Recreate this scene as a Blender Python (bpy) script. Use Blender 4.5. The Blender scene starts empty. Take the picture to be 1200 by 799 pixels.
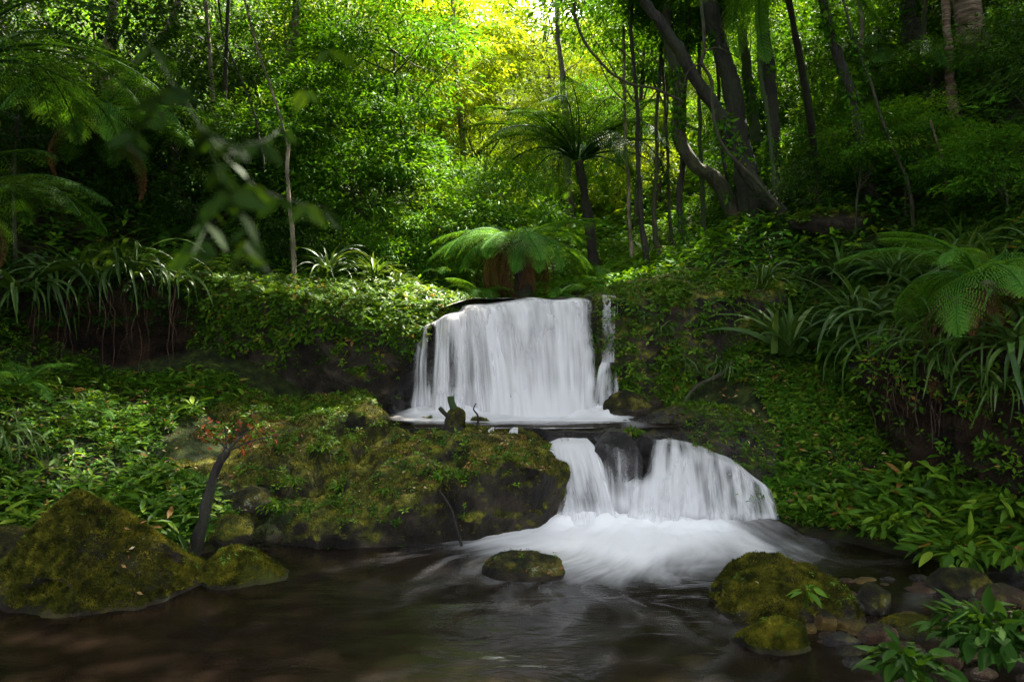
import bpy, math, random
import numpy as np
from mathutils import Vector
R = math.radians
sc = bpy.context.scene
C = sc.collection
rng = np.random.default_rng(7)
CAMZ, FP, EXPO = 2.0, 900.0, 3.4

def W(px, py, Y):
    """a point of the photograph (1200 px wide) at depth Y, in metres"""
    return np.array([(px-600)/FP*Y, Y, CAMZ-(py-400)/FP*Y])

# ------------------------------------------------------------------ noise
def _hash(ix, iy, iz, seed):
    h = (ix.astype(np.int64)*374761393 + iy.astype(np.int64)*668265263 + iz.astype(np.int64)*1440662683 + seed*974634777) & 0xffffffff
    h = ((h ^ (h >> 13))*1274126177) & 0xffffffff
    h = ((h ^ (h >> 16))*2246822519) & 0xffffffff
    return (h ^ (h >> 15))/4294967295.0
def vnoise(P, seed=0):
    P = np.asarray(P, float)
    if P.shape[-1] == 2: P = np.concatenate([P, np.zeros(P.shape[:-1]+(1,))], -1)
    i = np.floor(P); f = P-i; f = f*f*(3-2*f); ix, iy, iz = i[..., 0], i[..., 1], i[..., 2]
    r = 0
    for a in (0, 1):
        for b in (0, 1):
            for c in (0, 1):
                w = (f[..., 0] if a else 1-f[..., 0])*(f[..., 1] if b else 1-f[..., 1])*(f[..., 2] if c else 1-f[..., 2])
                r = r+w*_hash(ix+a, iy+b, iz+c, seed)
    return r*2-1
def fbm(P, seed=0, octv=4, gain=.5, lac=2.03):
    P = np.asarray(P, float); a, s, r = 1., 0., 0
    for k in range(octv):
        r = r+a*vnoise(P*lac**k+k*17.3, seed+k); s += a; a *= gain
    return r/s
def ridge(P, seed=0, octv=3):
    P = np.asarray(P, float); a, s, r = 1., 0., 0
    for k in range(octv):
        r = r+a*(1-2*np.abs(vnoise(P*2.1**k+k*9.1, seed+k))); s += a; a *= .5
    return r/s
def sstep(a, b, x):
    t = np.clip((x-a)/(b-a), 0, 1); return t*t*(3-2*t)
def nrm(v):
    return v/np.maximum(np.linalg.norm(v, axis=-1, keepdims=True), 1e-9)

# ------------------------------------------------------------------ mesh building
def link(o, parent=None):
    C.objects.link(o)
    if parent: o.parent = parent
    return o
def mesh(name, V, F, mat=None, attrs=None, uv=None, smooth=True):
    """V (n,3); F (m,4) or (m,3) array or a list of such arrays"""
    if not isinstance(F, list): F = [F]
    F = [np.asarray(f, np.int64) for f in F if len(f)]
    me = bpy.data.meshes.new(name)
    V = np.asarray(V, np.float32)
    me.vertices.add(len(V)); me.vertices.foreach_set('co', V.ravel())
    lv = np.concatenate([f.ravel() for f in F])
    tot = np.concatenate([np.full(len(f), f.shape[1]) for f in F])
    st = np.concatenate([[0], np.cumsum(tot)[:-1]])
    me.loops.add(len(lv)); me.loops.foreach_set('vertex_index', lv.astype(np.int32))
    me.polygons.add(len(tot)); me.polygons.foreach_set('loop_start', st.astype(np.int32))
    me.polygons.foreach_set('loop_total', tot.astype(np.int32))
    if smooth: me.polygons.foreach_set('use_smooth', np.ones(len(tot), bool))
    me.update(calc_edges=True)
    for k, a in (attrs or {}).items():
        at = me.attributes.new(k, 'FLOAT', 'POINT'); at.data.foreach_set('value', np.asarray(a, np.float32).ravel())
    if uv is not None:
        l = me.uv_layers.new(name='UVMap'); l.data.foreach_set('uv', np.asarray(uv, np.float32)[lv].ravel())
    if mat: me.materials.append(mat)
    return me
def obj(name, me, parent=None, loc=None, rot=None, scale=None):
    o = bpy.data.objects.new(name, me); link(o, parent)
    if loc is not None: o.location = [float(v) for v in loc]
    if rot is not None: o.rotation_euler = rot
    if scale is not None: o.scale = (scale,)*3 if np.isscalar(scale) else scale
    return o
def empty(name, loc=(0, 0, 0), rot=(0, 0, 0), s=1):
    o = bpy.data.objects.new(name, None); link(o); o.location = [float(v) for v in loc]; o.rotation_euler = rot
    o.scale = (s,)*3 if np.isscalar(s) else s; o.empty_display_size = .2
    return o
def tag(o, label=None, cat=None, group=None, kind=None):
    if label: o['label'] = label
    if cat: o['category'] = cat
    if group: o['group'] = group
    if kind: o['kind'] = kind
    return o

def basis(d, n):
    """columns x, y=d, z ; z close to n"""
    d = nrm(d); x = nrm(np.cross(d, n)); z = np.cross(x, d)
    return np.stack([x, d, z], -1)
def inst(tv, tf, M, S, P, rnd):
    """copies of template verts tv / faces tf under M (N,3,3), scale S (N,) or (N,3), position P"""
    N = len(P); S = np.asarray(S, float); S = S[:, None] if S.ndim == 1 else S
    v = tv[None]*S[:, None, :] if S.shape[1] == 3 else tv[None]*S[:, :, None]
    v = np.einsum('nij,nkj->nki', M, v)+P[:, None, :]
    f = (tf[None]+(np.arange(N)*len(tv))[:, None, None]).reshape(-1, tf.shape[1])
    return v.reshape(-1, 3), f, np.repeat(rnd, len(tv))
class MB:
    def __init__(s): s.V, s.F, s.A, s.n = [], [], [], 0
    def add(s, V, F, A=None):
        V = np.asarray(V, float)
        s.V.append(V); s.A.append(np.zeros(len(V)) if A is None else np.broadcast_to(A, (len(V),)))
        for f in (F if isinstance(F, list) else [F]): s.F.append(np.asarray(f)+s.n)
        s.n += len(V); return s
    def build(s, name, mat, smooth=True):
        q = [f for f in s.F if f.shape[1] == 4]; t = [f for f in s.F if f.shape[1] == 3]
        L = ([np.concatenate(q)] if q else [])+([np.concatenate(t)] if t else [])
        return mesh(name, np.concatenate(s.V), L, mat, {'rnd': np.concatenate(s.A)}, smooth=smooth)

def catmull(P, n, closed=False):
    P = np.asarray(P, float); m = len(P)
    idx = lambda i: (i % m) if closed else np.clip(i, 0, m-1)
    t = np.linspace(0, m if closed else m-1, n, endpoint=not closed); i = np.floor(t).astype(int)
    if not closed: i = np.minimum(i, m-2)
    f = (t-i)[:, None]; p0, p1, p2, p3 = P[idx(i-1)], P[idx(i)], P[idx(i+1)], P[idx(i+2)]
    return .5*(2*p1+(p2-p0)*f+(2*p0-5*p1+4*p2-p3)*f*f+(3*p1-p0-3*p2+p3)*f**3)
def grid_faces(nu, nv, wrap=False):
    a = np.arange(nv-1)[:, None]*nu; b = np.arange(nu if wrap else nu-1)[None]
    i = (a+b).ravel(); j = (a+(b+1) % nu).ravel()
    return np.stack([i, j, j+nu, i+nu], 1)
def tube(path, rad, n=8, seed=0, rough=.0, freq=6, closed_end=True, bark=0):
    P = np.asarray(path, float); r = np.broadcast_to(rad, (len(P),)).astype(float)
    T = nrm(np.gradient(P, axis=0)); ref = np.array([0, 0, 1.]) if abs(T[0][2]) < .8 else np.array([0, 1., 0])
    X = [];  x = np.cross(T[0], ref); x /= np.linalg.norm(x)
    for t in T:
        x = x-t*np.dot(x, t); x /= max(np.linalg.norm(x), 1e-9); X.append(x)
    X = np.array(X); Yv = np.cross(T, X)
    a = np.linspace(0, 2*np.pi, n, endpoint=False)
    D = X[:, None]*np.cos(a)[None, :, None]+Yv[:, None]*np.sin(a)[None, :, None]
    rr = r[:, None]*np.ones(n)
    V = P[:, None]+D*rr[..., None]
    if rough:
        k = 1+rough*fbm(V*freq*np.array([1, 1, .45]), seed, 3)
        if bark: k = k+bark*ridge(V*np.array([13, 13, 2.6]), seed+5, 3)
        V = P[:, None]+D*(rr*k)[..., None]
    V = V.reshape(-1, 3); F = [grid_faces(n, len(P), True)[:, ::-1]]
    if closed_end:
        V = np.concatenate([V, P[[-1]]]); k = len(V)-1; b = (len(P)-1)*n; j = np.arange(n)
        F.append(np.stack([b+j, b+(j+1) % n, np.full(n, k)], 1)[:, ::-1])
    return V, F

# ------------------------------------------------------------------ materials
def newmat(name):
    m = bpy.data.materials.new(name); m.use_nodes = True; nt = m.node_tree; nt.nodes.clear()
    out = nt.nodes.new('ShaderNodeOutputMaterial')
    def N(t, **kw):
        n = nt.nodes.new('ShaderNode'+t)
        for k, v in kw.items():
            if k.startswith('i_'):
                key = k[2:].replace('_', ' '); n.inputs[int(key) if key.isdigit() else key].default_value = v
            else: setattr(n, k, v)
        return n
    L = lambda a, b: nt.links.new(a, b)
    return m, N, L, out
def ramp(N, cols, interp='LINEAR'):
    r = N('ValToRGB'); e = r.color_ramp.elements; r.color_ramp.interpolation = interp
    while len(e) < len(cols): e.new(.5)
    for q, (p, c) in zip(e, cols): q.position = p; q.color = (*c, 1)
    return r
def leafmat(name, cols, trans=.4, rough=.6, spec=.06, tboost=1.7, objvar=.25):
    m, N, L, out = newmat(name)
    at = N('Attribute', attribute_name='rnd'); oi = N('ObjectInfo')
    ad = N('Math', operation='MULTIPLY_ADD'); L(oi.outputs['Random'], ad.inputs[0]); ad.inputs[1].default_value = objvar; ad.inputs[2].default_value = -objvar/2
    s = N('Math', operation='ADD'); L(at.outputs['Fac'], s.inputs[0]); L(ad.outputs[0], s.inputs[1])
    r = ramp(N, cols); L(s.outputs[0], r.inputs[0])
    p = N('BsdfPrincipled'); p.inputs['Roughness'].default_value = rough; p.inputs['Specular IOR Level'].default_value = spec
    L(r.outputs[0], p.inputs['Base Color'])
    g = N('Mix', data_type='RGBA', blend_type='MULTIPLY'); g.inputs[0].default_value = 1
    L(r.outputs[0], g.inputs[6]); g.inputs[7].default_value = (tboost*1.3, tboost*1.05, tboost*.3, 1)
    t = N('BsdfTranslucent'); L(g.outputs[2], t.inputs[0])
    mx = N('MixShader'); mx.inputs[0].default_value = trans*.8; L(p.outputs[0], mx.inputs[1]); L(t.outputs[0], mx.inputs[2])
    L(mx.outputs[0], out.inputs[0]); return m
M = {}
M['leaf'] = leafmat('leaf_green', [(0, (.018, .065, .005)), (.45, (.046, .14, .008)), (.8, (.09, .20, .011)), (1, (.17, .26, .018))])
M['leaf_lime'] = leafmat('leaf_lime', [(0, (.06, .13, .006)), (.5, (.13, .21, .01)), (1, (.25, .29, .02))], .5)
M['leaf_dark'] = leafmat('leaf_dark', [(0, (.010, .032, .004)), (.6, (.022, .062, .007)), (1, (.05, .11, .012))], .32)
M['cover'] = leafmat('ground_cover_leaf', [(0, (.016, .045, .004)), (.4, (.04, .10, .007)), (.75, (.09, .18, .012)), (.95, (.17, .24, .02)), (1, (.22, .12, .03))], .38, .5, .12, 1.6, 0)
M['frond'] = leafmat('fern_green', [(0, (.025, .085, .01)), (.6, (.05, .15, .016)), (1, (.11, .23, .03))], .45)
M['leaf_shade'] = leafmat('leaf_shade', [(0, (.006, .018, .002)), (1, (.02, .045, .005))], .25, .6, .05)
M['frond_shaded'] = leafmat('fern_shaded', [(0, (.012, .042, .006)), (.6, (.026, .08, .01)), (1, (.06, .13, .018))], .35, .6, .08)  # fern greens darkened: the shade on some tree ferns is put into the colour
M['frond_dead'] = leafmat('fern_dead', [(0, (.035, .018, .007)), (1, (.12, .06, .02))], .2, .7, .1, 1)
M['strap'] = leafmat('strap_leaf', [(0, (.022, .055, .008)), (.6, (.05, .105, .018)), (1, (.14, .19, .05))], .3, .42, .22, 1.4)
M['litter'] = leafmat('leaf_litter', [(0, (.06, .02, .008)), (.4, (.16, .06, .02)), (.8, (.28, .16, .06)), (1, (.45, .36, .2))], .15, .6, .2, 1, 0)
M['moss_blade'] = leafmat('moss_blade', [(0, (.02, .024, .004)), (.5, (.075, .078, .008)), (1, (.21, .19, .02))], .3, .7, .1, 1.3, 0)
M['red_leaf'] = leafmat('red_leaf', [(0, (.13, .02, .012)), (1, (.3, .09, .03))], .3, .5, .3, 1.2, 0)

def rockmat(name, moss=.6, wet=.0, mosscols=((.007, .008, .002), (.038, .036, .005), (.14, .12, .015)), rockc=((.006, .005, .004), (.03, .023, .016), (.09, .07, .05)), scale=1., lichen=0.):
    m, N, L, out = newmat(name)
    tc = N('TexCoord'); geo = N('NewGeometry')
    n1 = N('TexNoise'); n1.inputs['Scale'].default_value = 2.2*scale; n1.inputs['Detail'].default_value = 9; n1.inputs['Roughness'].default_value = .68
    n2 = N('TexNoise'); n2.inputs['Scale'].default_value = 19*scale; n2.inputs['Detail'].default_value = 8; n2.inputs['Roughness'].default_value = .8
    n3 = N('TexNoise'); n3.inputs['Scale'].default_value = 5.5*scale; n3.inputs['Detail'].default_value = 5
    for n in (n1, n2, n3): L(tc.outputs['Object'], n.inputs['Vector'])
    r1 = ramp(N, [(.36, rockc[0]), (.5, rockc[1]), (.66, rockc[2])]); L(n1.outputs[0], r1.inputs[0])
    md = N('Math', operation='MULTIPLY_ADD'); L(n2.outputs[0], md.inputs[0]); md.inputs[1].default_value = .7
    L(n3.outputs[0], md.inputs[2])
    r2 = ramp(N, [(.72, mosscols[0]), (.88, mosscols[1]), (1.0, mosscols[2])]); L(md.outputs[0], r2.inputs[0])
    sp = N('SeparateXYZ'); L(geo.outputs['Normal'], sp.inputs[0])
    a = N('Math', operation='MULTIPLY_ADD'); L(n1.outputs[0], a.inputs[0]); a.inputs[1].default_value = 1.6; L(sp.outputs['Z'], a.inputs[2])
    b = N('MapRange'); b.inputs['From Min'].default_value = 1.65-moss*1.1; b.inputs['From Max'].default_value = 1.95-moss*1.1; L(a.outputs[0], b.inputs[0])
    # nothing grows at the waterline
    sz = N('SeparateXYZ'); L(geo.outputs['Position'], sz.inputs[0])
    wl = N('MapRange'); wl.inputs['From Min'].default_value = -.02; wl.inputs['From Max'].default_value = .07; wa = N('Math', operation='MULTIPLY_ADD'); L(n3.outputs[0], wa.inputs[0]); wa.inputs[1].default_value = .16; wb = N('Math', operation='ADD'); L(sz.outputs['Z'], wb.inputs[0]); wa.inputs[2].default_value = -.09; L(wa.outputs[0], wb.inputs[1]); L(wb.outputs[0], wl.inputs[0])
    mm = N('Math', operation='MULTIPLY'); L(b.outputs[0], mm.inputs[0]); L(wl.outputs[0], mm.inputs[1])
    base = r1.outputs[0]
    mx = N('Mix', data_type='RGBA'); L(mm.outputs[0], mx.inputs[0]); L(base, mx.inputs[6]); L(r2.outputs[0], mx.inputs[7])
    colour = mx.outputs[2]
    if lichen:
        n4 = N('TexNoise'); n4.inputs['Scale'].default_value = 3.1; n4.inputs['Detail'].default_value = 8; n4.inputs['Roughness'].default_value = .75; L(tc.outputs['Object'], n4.inputs['Vector'])
        rl = ramp(N, [(.60, (0, 0, 0)), (.63, (1, 1, 1))]); L(n4.outputs[0], rl.inputs[0])
        ml = N('Mix', data_type='RGBA'); ls = N('Math', operation='MULTIPLY'); L(rl.outputs[0], ls.inputs[0]); ls.inputs[1].default_value = lichen
        L(ls.outputs[0], ml.inputs[0]); L(mx.outputs[2], ml.inputs[6]); ml.inputs[7].default_value = (.3, .33, .22, 1); colour = ml.outputs[2]
    p = N('BsdfPrincipled'); L(colour, p.inputs['Base Color'])
    rr = N('MapRange'); L(mm.outputs[0], rr.inputs[0]); rr.inputs['To Min'].default_value = .55-.4*wet; rr.inputs['To Max'].default_value = .9; L(rr.outputs[0], p.inputs['Roughness'])
    p.inputs['Specular IOR Level'].default_value = .22+.4*wet
    bm = N('Bump'); bm.inputs['Strength'].default_value = 1.; bm.inputs['Distance'].default_value = .10; L(md.outputs[0], bm.inputs['Height']); L(bm.outputs[0], p.inputs['Normal'])
    L(p.outputs[0], out.inputs[0]); return m
M['rock_moss'] = rockmat('mossy_rock', .62, lichen=.45)
M['rock_slab'] = rockmat('mossy_slab', .66, .25, ((.02, .023, .003), (.10, .105, .010), (.25, .23, .022)))
M['rock_lichen'] = rockmat('lichen_rock', .55, .1, lichen=.8)
M['rock_wet'] = rockmat('wet_rock', .12, .8, rockc=((.004, .003, .003), (.022, .018, .018), (.09, .075, .075)))
M['rock_brown'] = rockmat('brown_stone', .15, .4, rockc=((.02, .012, .008), (.10, .05, .03), (.26, .15, .09)), scale=3, lichen=.5)
M['rock_ochre'] = rockmat('ochre_stone', .3, .3, rockc=((.06, .035, .01), (.2, .12, .03), (.34, .22, .07)), scale=3)
M['rock_green'] = rockmat('bright_moss_rock', .95, .0, ((.016, .022, .004), (.05, .06, .008), (.10, .115, .013)))
M['soil'] = rockmat('forest_soil', .35, .0, ((.012, .02, .004), (.03, .045, .008), (.06, .08, .012)), ((.005, .003, .002), (.02, .011, .006), (.055, .03, .014)), 1.3)

def barkmat(name, cols, mossy=0., ringed=False):
    m, N, L, out = newmat(name)
    tc = N('TexCoord'); mp = N('Mapping'); mp.inputs['Scale'].default_value = (1, 1, 6 if ringed else .3); L(tc.outputs['Object'], mp.inputs[0])
    n = N('TexNoise'); n.inputs['Scale'].default_value = 9 if not ringed else 2.5; n.inputs['Detail'].default_value = 8; n.inputs['Roughness'].default_value = .7; L(mp.outputs[0], n.inputs['Vector'])
    r = ramp(N, [(.3, cols[0]), (.5, cols[1]), (.72, cols[2])]); L(n.outputs[0], r.inputs[0]); base = r.outputs[0]
    n2 = N('TexNoise'); n2.inputs['Scale'].default_value = 2.2; n2.inputs['Detail'].default_value = 7; L(tc.outputs['Object'], n2.inputs['Vector'])
    r2 = ramp(N, [(.5-mossy*.3, (0, 0, 0)), (.62-mossy*.3, (1, 1, 1))]); L(n2.outputs[0], r2.inputs[0])
    mx = N('Mix', data_type='RGBA'); ms = N('Math', operation='MULTIPLY'); L(r2.outputs[0], ms.inputs[0]); ms.inputs[1].default_value = min(1, mossy*1.5)
    L(ms.outputs[0], mx.inputs[0]); L(base, mx.inputs[6]); mx.inputs[7].default_value = (.03, .05, .01, 1)
    p = N('BsdfPrincipled'); L(mx.outputs[2], p.inputs['Base Color']); p.inputs['Roughness'].default_value = .85
    bm = N('Bump'); bm.inputs['Strength'].default_value = 1; bm.inputs['Distance'].default_value = .08; L(n.outputs[0], bm.inputs['Height']); L(bm.outputs[0], p.inputs['Normal'])
    L(p.outputs[0], out.inputs[0]); return m
M['bark'] = barkmat('bark', ((.012, .009, .006), (.04, .028, .018), (.10, .075, .05)), .35)
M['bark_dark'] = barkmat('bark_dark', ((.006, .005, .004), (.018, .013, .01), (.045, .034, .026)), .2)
M['bark_moss'] = barkmat('bark_mossy', ((.015, .012, .006), (.045, .036, .018), (.10, .085, .045)), .8)
M['bark_pale'] = barkmat('bark_pale', ((.05, .03, .02), (.19, .14, .10), (.5, .42, .33)), .25)
M['bark_ring'] = barkmat('bark_ringed', ((.03, .018, .012), (.12, .07, .045), (.40, .30, .22)), .1, True)
M['root'] = barkmat('root_brown', ((.02, .010, .006), (.07, .035, .02), (.17, .09, .05)), 0)
M['vine'] = barkmat('vine_bark', ((.04, .025, .014), (.11, .07, .042), (.26, .19, .12)), 0)
# ------------------------------------------------------------------ terrain
_cp = [(-3,1,-.5),(0,1,-.5),(3,1,-.3),(0,4,-.5),(-3,4,-.5),(2.5,4.2,-.2),(-2.5,6,-.45),(0,6.5,-.5),(1.5,6,-.4),(3.,6,-.10),(3.9,5.6,.03),(3.2,4.9,.0),(0,8,-.5),(2,7.5,-.4),(-1.5,7.5,-.4),
 (0,-4,-.4),(-2,-4,-.4),(4.3,3.4,.5),(2.9,3.4,.02),(5,1,1.2),(6,-3,2.2),(-5.5,5,.35),(-4.6,6,.0),(-6,2,.8),(-7,-2,2),(-8,8,3),(-9,11,5.2),
 (-5.5,12.3,3.4),(-4,12.5,2.9),(-8,12,4.9),(-3,10.6,.85),(-2,11,.7),(0,9.5,.2),(0,10.5,.3),(1.5,9.5,.3),(-1.5,9.5,.5),(0,12.2,2.3),(-1.4,12.2,2.35),(1.3,12.2,2.4),(0,11.2,.9),(2.,11.,1.2),
 (0,14,2.65),(0,17,3.2),(-3,14,3),(3,14,3.3),(0,22,4.5),(0,30,7.5),(0,45,16),(0,60,26),(-3,8.6,.4),(-2.4,8,.1),(-3.9,8.3,.45),
 (-6,16,5),(-10,16,9),(-14,14,14),(-8,24,8.5),(-16,24,17),(-20,35,26),(-10,40,18),(-25,10,25),(-16,5,14),(-12,0,9),(-25,-5,22),(-14,-8,10),
 (6,11,3.7),(5,13,4.3),(8,9,5.2),(8,14,7),(12,12,11),(8,20,8.5),(14,20,15),(18,30,24),(8,35,14),(22,10,23),(14,3,12),(7,4,3.2),(10,-3,7),(24,-5,20),(-25,60,40),(25,60,40),(-35,30,40),(35,30,40),(0,-9,0),(3.3,12.2,3.0),(2.4,10.6,1.2)]
_pp = [(100,600,7.5),(100,480,9.5),(150,400,11.4),(0,480,8.5),(250,480,10),(250,560,8.3),(20,560,7.8),(960,600,8.2),(1190,672,6.8),(900,500,9.5),(830,400,11.2),(1100,500,8.5),(1000,400,10.4),
       (1150,405,8.4),(1000,636,7.6),(1100,650,7.15),(930,540,8.9),(1050,560,8.3),(1180,560,7.6),(1190,480,7.9)]
_c = np.array([list(c) for c in _cp]+[list(W(*p)) for p in _pp], float)
def _U(r2): return np.where(r2 > 1e-12, r2*np.log(np.maximum(r2, 1e-12)), 0)
def tps_fit(c, lam=.0):
    n = len(c); xy = c[:, :2]; K = _U(((xy[:, None]-xy[None])**2).sum(-1))+lam*np.eye(n)
    Pm = np.c_[np.ones(n), xy]; A = np.block([[K, Pm], [Pm.T, np.zeros((3, 3))]])
    s = np.linalg.solve(A, np.r_[c[:, 2], 0, 0, 0]); return c, s
def tps(f, x, y):
    c, s = f; x = np.asarray(x, float); y = np.asarray(y, float); r = s[-3]+s[-2]*x+s[-1]*y
    for i in range(len(c)): r = r+s[i]*_U((x-c[i, 0])**2+(y-c[i, 1])**2)
    return r
TF = tps_fit(_c, .02)
def gz(x, y):
    x = np.asarray(x, float); y = np.asarray(y, float)
    P = np.stack([x, y, 0*x], -1); z = tps(TF, x, y)
    d = np.clip((y-11)/8, 0, 1)+np.clip((np.abs(x)-4)/4, 0, 1)
    return z+.07*fbm(P*1.3, 3, 4)+.45*np.clip(d, 0, 1)*fbm(P*.35, 11, 3)
gx = np.sinh(np.linspace(-2.9, 2.9, 420))*3.9
gy = np.concatenate([np.linspace(-9, 4, 60, endpoint=False), np.linspace(4, 14, 200, endpoint=False), 14+np.linspace(0, 1, 160)**1.6*46])
GX, GY = np.meshgrid(gx, gy)
GZ = gz(GX, GY)
tv = np.stack([GX, GY, GZ], -1).reshape(-1, 3)
o = obj('ground', mesh('ground', tv, grid_faces(len(gx), len(gy)), M['soil'])); tag(o, kind='structure')

# ------------------------------------------------------------------ rocks
def vnormals(V, F):
    n = np.zeros_like(V)
    for f in (F if isinstance(F, list) else [F]):
        a, b, c = V[f[:, 0]], V[f[:, 1]], V[f[:, 2]]; k = np.cross(b-a, c-a)
        for j in range(f.shape[1]): np.add.at(n, f[:, j], k)
    return nrm(n)
def ico(sub):
    import bmesh
    bm = bmesh.new(); bmesh.ops.create_icosphere(bm, subdivisions=sub, radius=1)
    V = np.array([v.co[:] for v in bm.verts]); F = np.array([[v.index for v in f.verts] for f in bm.faces]); bm.free(); return V, F
_ico = {}
SURF = {}
def rock_mesh(size, seed, sub=5, cuts=9, amp=.12, rotz=0., peak=None, dent=None):
    if sub not in _ico: _ico[sub] = ico(sub)
    V, F = _ico[sub]; V = V.copy(); r = np.random.default_rng(seed)
    for k in range(cuts):                                            # planar facets
        d = nrm(r.normal(size=3)); h = r.uniform(.62, .9); s = V@d
        V = V-np.where(s > h, (s-h)*.9, 0)[:, None]*d
    if peak is not None:
        V[:, :2] *= (1-peak*np.clip(V[:, 2:3], 0, 1)**1.0)
    V = V*np.asarray(size, float); m = np.mean(size); N0 = vnormals(V, F)
    V = V+N0*(amp*m*(fbm(V/m*1.3+seed*3.1, seed, 5, .6)+.45*ridge(V/m*2.6, seed+9, 4)))[:, None]
    V = V-N0*(.05*m*sstep(.55, .95, ridge(V/m*1.1+seed, seed+31, 3)))[:, None]
    V = V+N0*(min(.03, .05*m)*fbm(V*7+seed, seed+2, 5, .66))[:, None]
    if dent is not None:
        g = np.exp(-(((V[:, 0]-dent[0])/.17)**2+((V[:, 2]-dent[2])/.085)**2)**1.5)*sstep(0, -.3, V[:, 1]); V[:, 1] += .34*g; V[:, 2] += .05*g
    c, s = math.cos(rotz), math.sin(rotz); V = V@np.array([[c, s, 0], [-s, c, 0], [0, 0, 1]])
    return V, F
def rock(name, loc, size, seed, mat, label, cat='rock', group=None, **kw):
    V, F = rock_mesh(size, seed, **kw); o = obj(name, mesh(name, V, F, mat), loc=loc); tag(o, label, cat, group)
    SURF[label] = (V+np.asarray(loc, float), F); return o
def mesa(name, outline, topf, zbot, mat, label, cat='rock', rnd_w=.12, rnd_h=.1, flare=.0, bulge=0., seed=1, nth=260, kr=60, ks=40, amp=.06, freq=1.6, kind=None, strata=0., group=None, steps=0.):
    O = catmull([p[:2] for p in outline], nth, True); c = O.mean(0)
    rows = []
    for k in range(1, kr+1):
        t = (k/kr)**.85; P = c+(O-c)*t
        e = np.clip((t-(1-rnd_w))/rnd_w, 0, 1); z = topf(P[:, 0], P[:, 1])-rnd_h*(1-np.sqrt(np.maximum(1-e*e, 0)))
        rows.append(np.c_[P, z])
    top = rows[-1]; dirs = nrm(O-c)
    for k in range(1, ks+1):
        t = k/ks; off = flare*t+bulge*math.sin(math.pi*t)
        z = top[:, 2]+(zbot-top[:, 2])*t
        if strata: off = off+strata*np.round(fbm(np.c_[0*z+3, 0*z, z*5], seed, 2)*3)/3
        rows.append(np.c_[top[:, :2]+dirs*(off[:, None] if np.ndim(off) else off), z])
    V = np.concatenate(rows); F = [grid_faces(nth, len(rows), True)]
    V = np.concatenate([V, [[c[0], c[1], topf(c[0], c[1])]]]); i = np.arange(nth)
    F.append(np.stack([(i+1) % nth, i, np.full(nth, len(V)-1)], 1)); F[0] = F[0][:, ::-1]; F[1] = F[1]
    Nn = vnormals(V, F)
    if np.mean(Nn[:nth*10, 2]) < 0: F = [f[:, ::-1] for f in F]; Nn = -Nn
    d = amp*(fbm(V*freq+seed*5.3, seed, 6, .62)+.6*ridge(V*freq*1.7, seed+4, 4))
    V = V+Nn*(d-.05*sstep(.6, .95, ridge(V*.9+seed, seed+31, 3))+.03*fbm(V*8, seed, 4, .65))[:, None]
    o = obj(name, mesh(name, V, F, mat)); tag(o, label, cat, group, kind)
    SURF[label] = (V, F); return o

# the big moss covered slab on the left of the cascade
o_slab = [(-2.3,7.62),(-1.7,7.45),(-1.2,7.5),(-.65,7.7),(-.1,7.85),(.33,8.1),(.6,8.5),(.5,8.95),(.1,9.4),(-.6,9.75),(-1.3,10.1),(-2.8,10.4),(-3.9,10.1),(-4.2,9.2),(-3.6,8.3),(-2.9,7.9)]
f_slab = tps_fit(np.array([(.5,8.5,.62),(0,8.1,.76),(-.7,7.9,.66),(-1.4,7.8,.42),(-2.1,7.8,.25),(-1.7,7.75,.33),(-2.6,8.1,.3),(-3.5,8.5,.5),(-3.4,9.2,.75),(-3.3,10,1.1),(-2.2,10.1,1.14),(-1.3,9.8,1.1),(-.4,9.3,1.0),(.1,9.2,.95),
     (.2,8.7,.84),(-.6,8.4,.84),(-1.2,8.6,.78),(-1.9,9,.74),(-1.3,8.2,.6),(-2.6,9.1,.8),(-2.6,8.6,.55),(-1.9,8.4,.52),(-4.,9.4,.85),(-1.8,9.6,.98)], float), .01)
def top_slab(x, y):
    P = np.stack([x, y, 0*np.asarray(x, float)], -1); q = fbm(P*1.5, 21, 3)
    return tps(f_slab, x, y)+.13*fbm(P*2.2, 5, 4)+.11*ridge(P*1.7, 8)-.34*sstep(.12, .4, q)*sstep(0, -.5, np.asarray(x))
mesa('mossy_slab', o_slab, top_slab, -.5, M['rock_slab'], 'long humped rock slab under brown green moss left of the cascade', 'rock', rnd_w=.06, rnd_h=.10, flare=.02, bulge=.02, seed=3, nth=420, kr=110, ks=50, amp=.07, freq=2.)
# shelf carrying the upper pool and the lower cascade
o_sh = [(-1.3,9.35),(-.9,9.25),(-.3,9.22),(.5,9.14),(1.,9.12),(1.5,9.1),(2.0,9.0),(2.45,8.82),(2.75,8.7),(3.0,8.75),(3.3,9.2),(3.2,10.2),(2.6,11.2),(1,11.6),(-1,11.6),(-1.4,11.3),(-1.5,10.2)]
f_sh = tps_fit(np.array([(-1.6,9.5,.98),(0,9.3,.95),(1,9.2,.94),(1.5,9.2,.92),(2,9.1,.80),(2.45,8.9,.66),(2.75,8.75,.47),(2.1,9.4,1.05),(2.7,9.25,.98),(2.9,9.7,1.05),(2.6,10.4,1.1),(1.3,10,.9),(0,10,.88),(-1.3,10.2,.88),(0,11.2,.8),(1.5,11.2,1),(1.6,9.6,1.0),(-2,10.5,1.0)], float), .01)
mesa('cascade_shelf', o_sh, lambda x, y: tps(f_sh, x, y)+.03*fbm(np.stack([x, y, 0*x], -1)*3, 6, 3), -.5, M['rock_wet'], 'dark wet rock shelf that the lower cascade runs over', 'rock', rnd_w=.05, rnd_h=.09, flare=.42, bulge=.04, seed=5, nth=420, kr=70, ks=60, amp=.05, freq=2.6)
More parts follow.
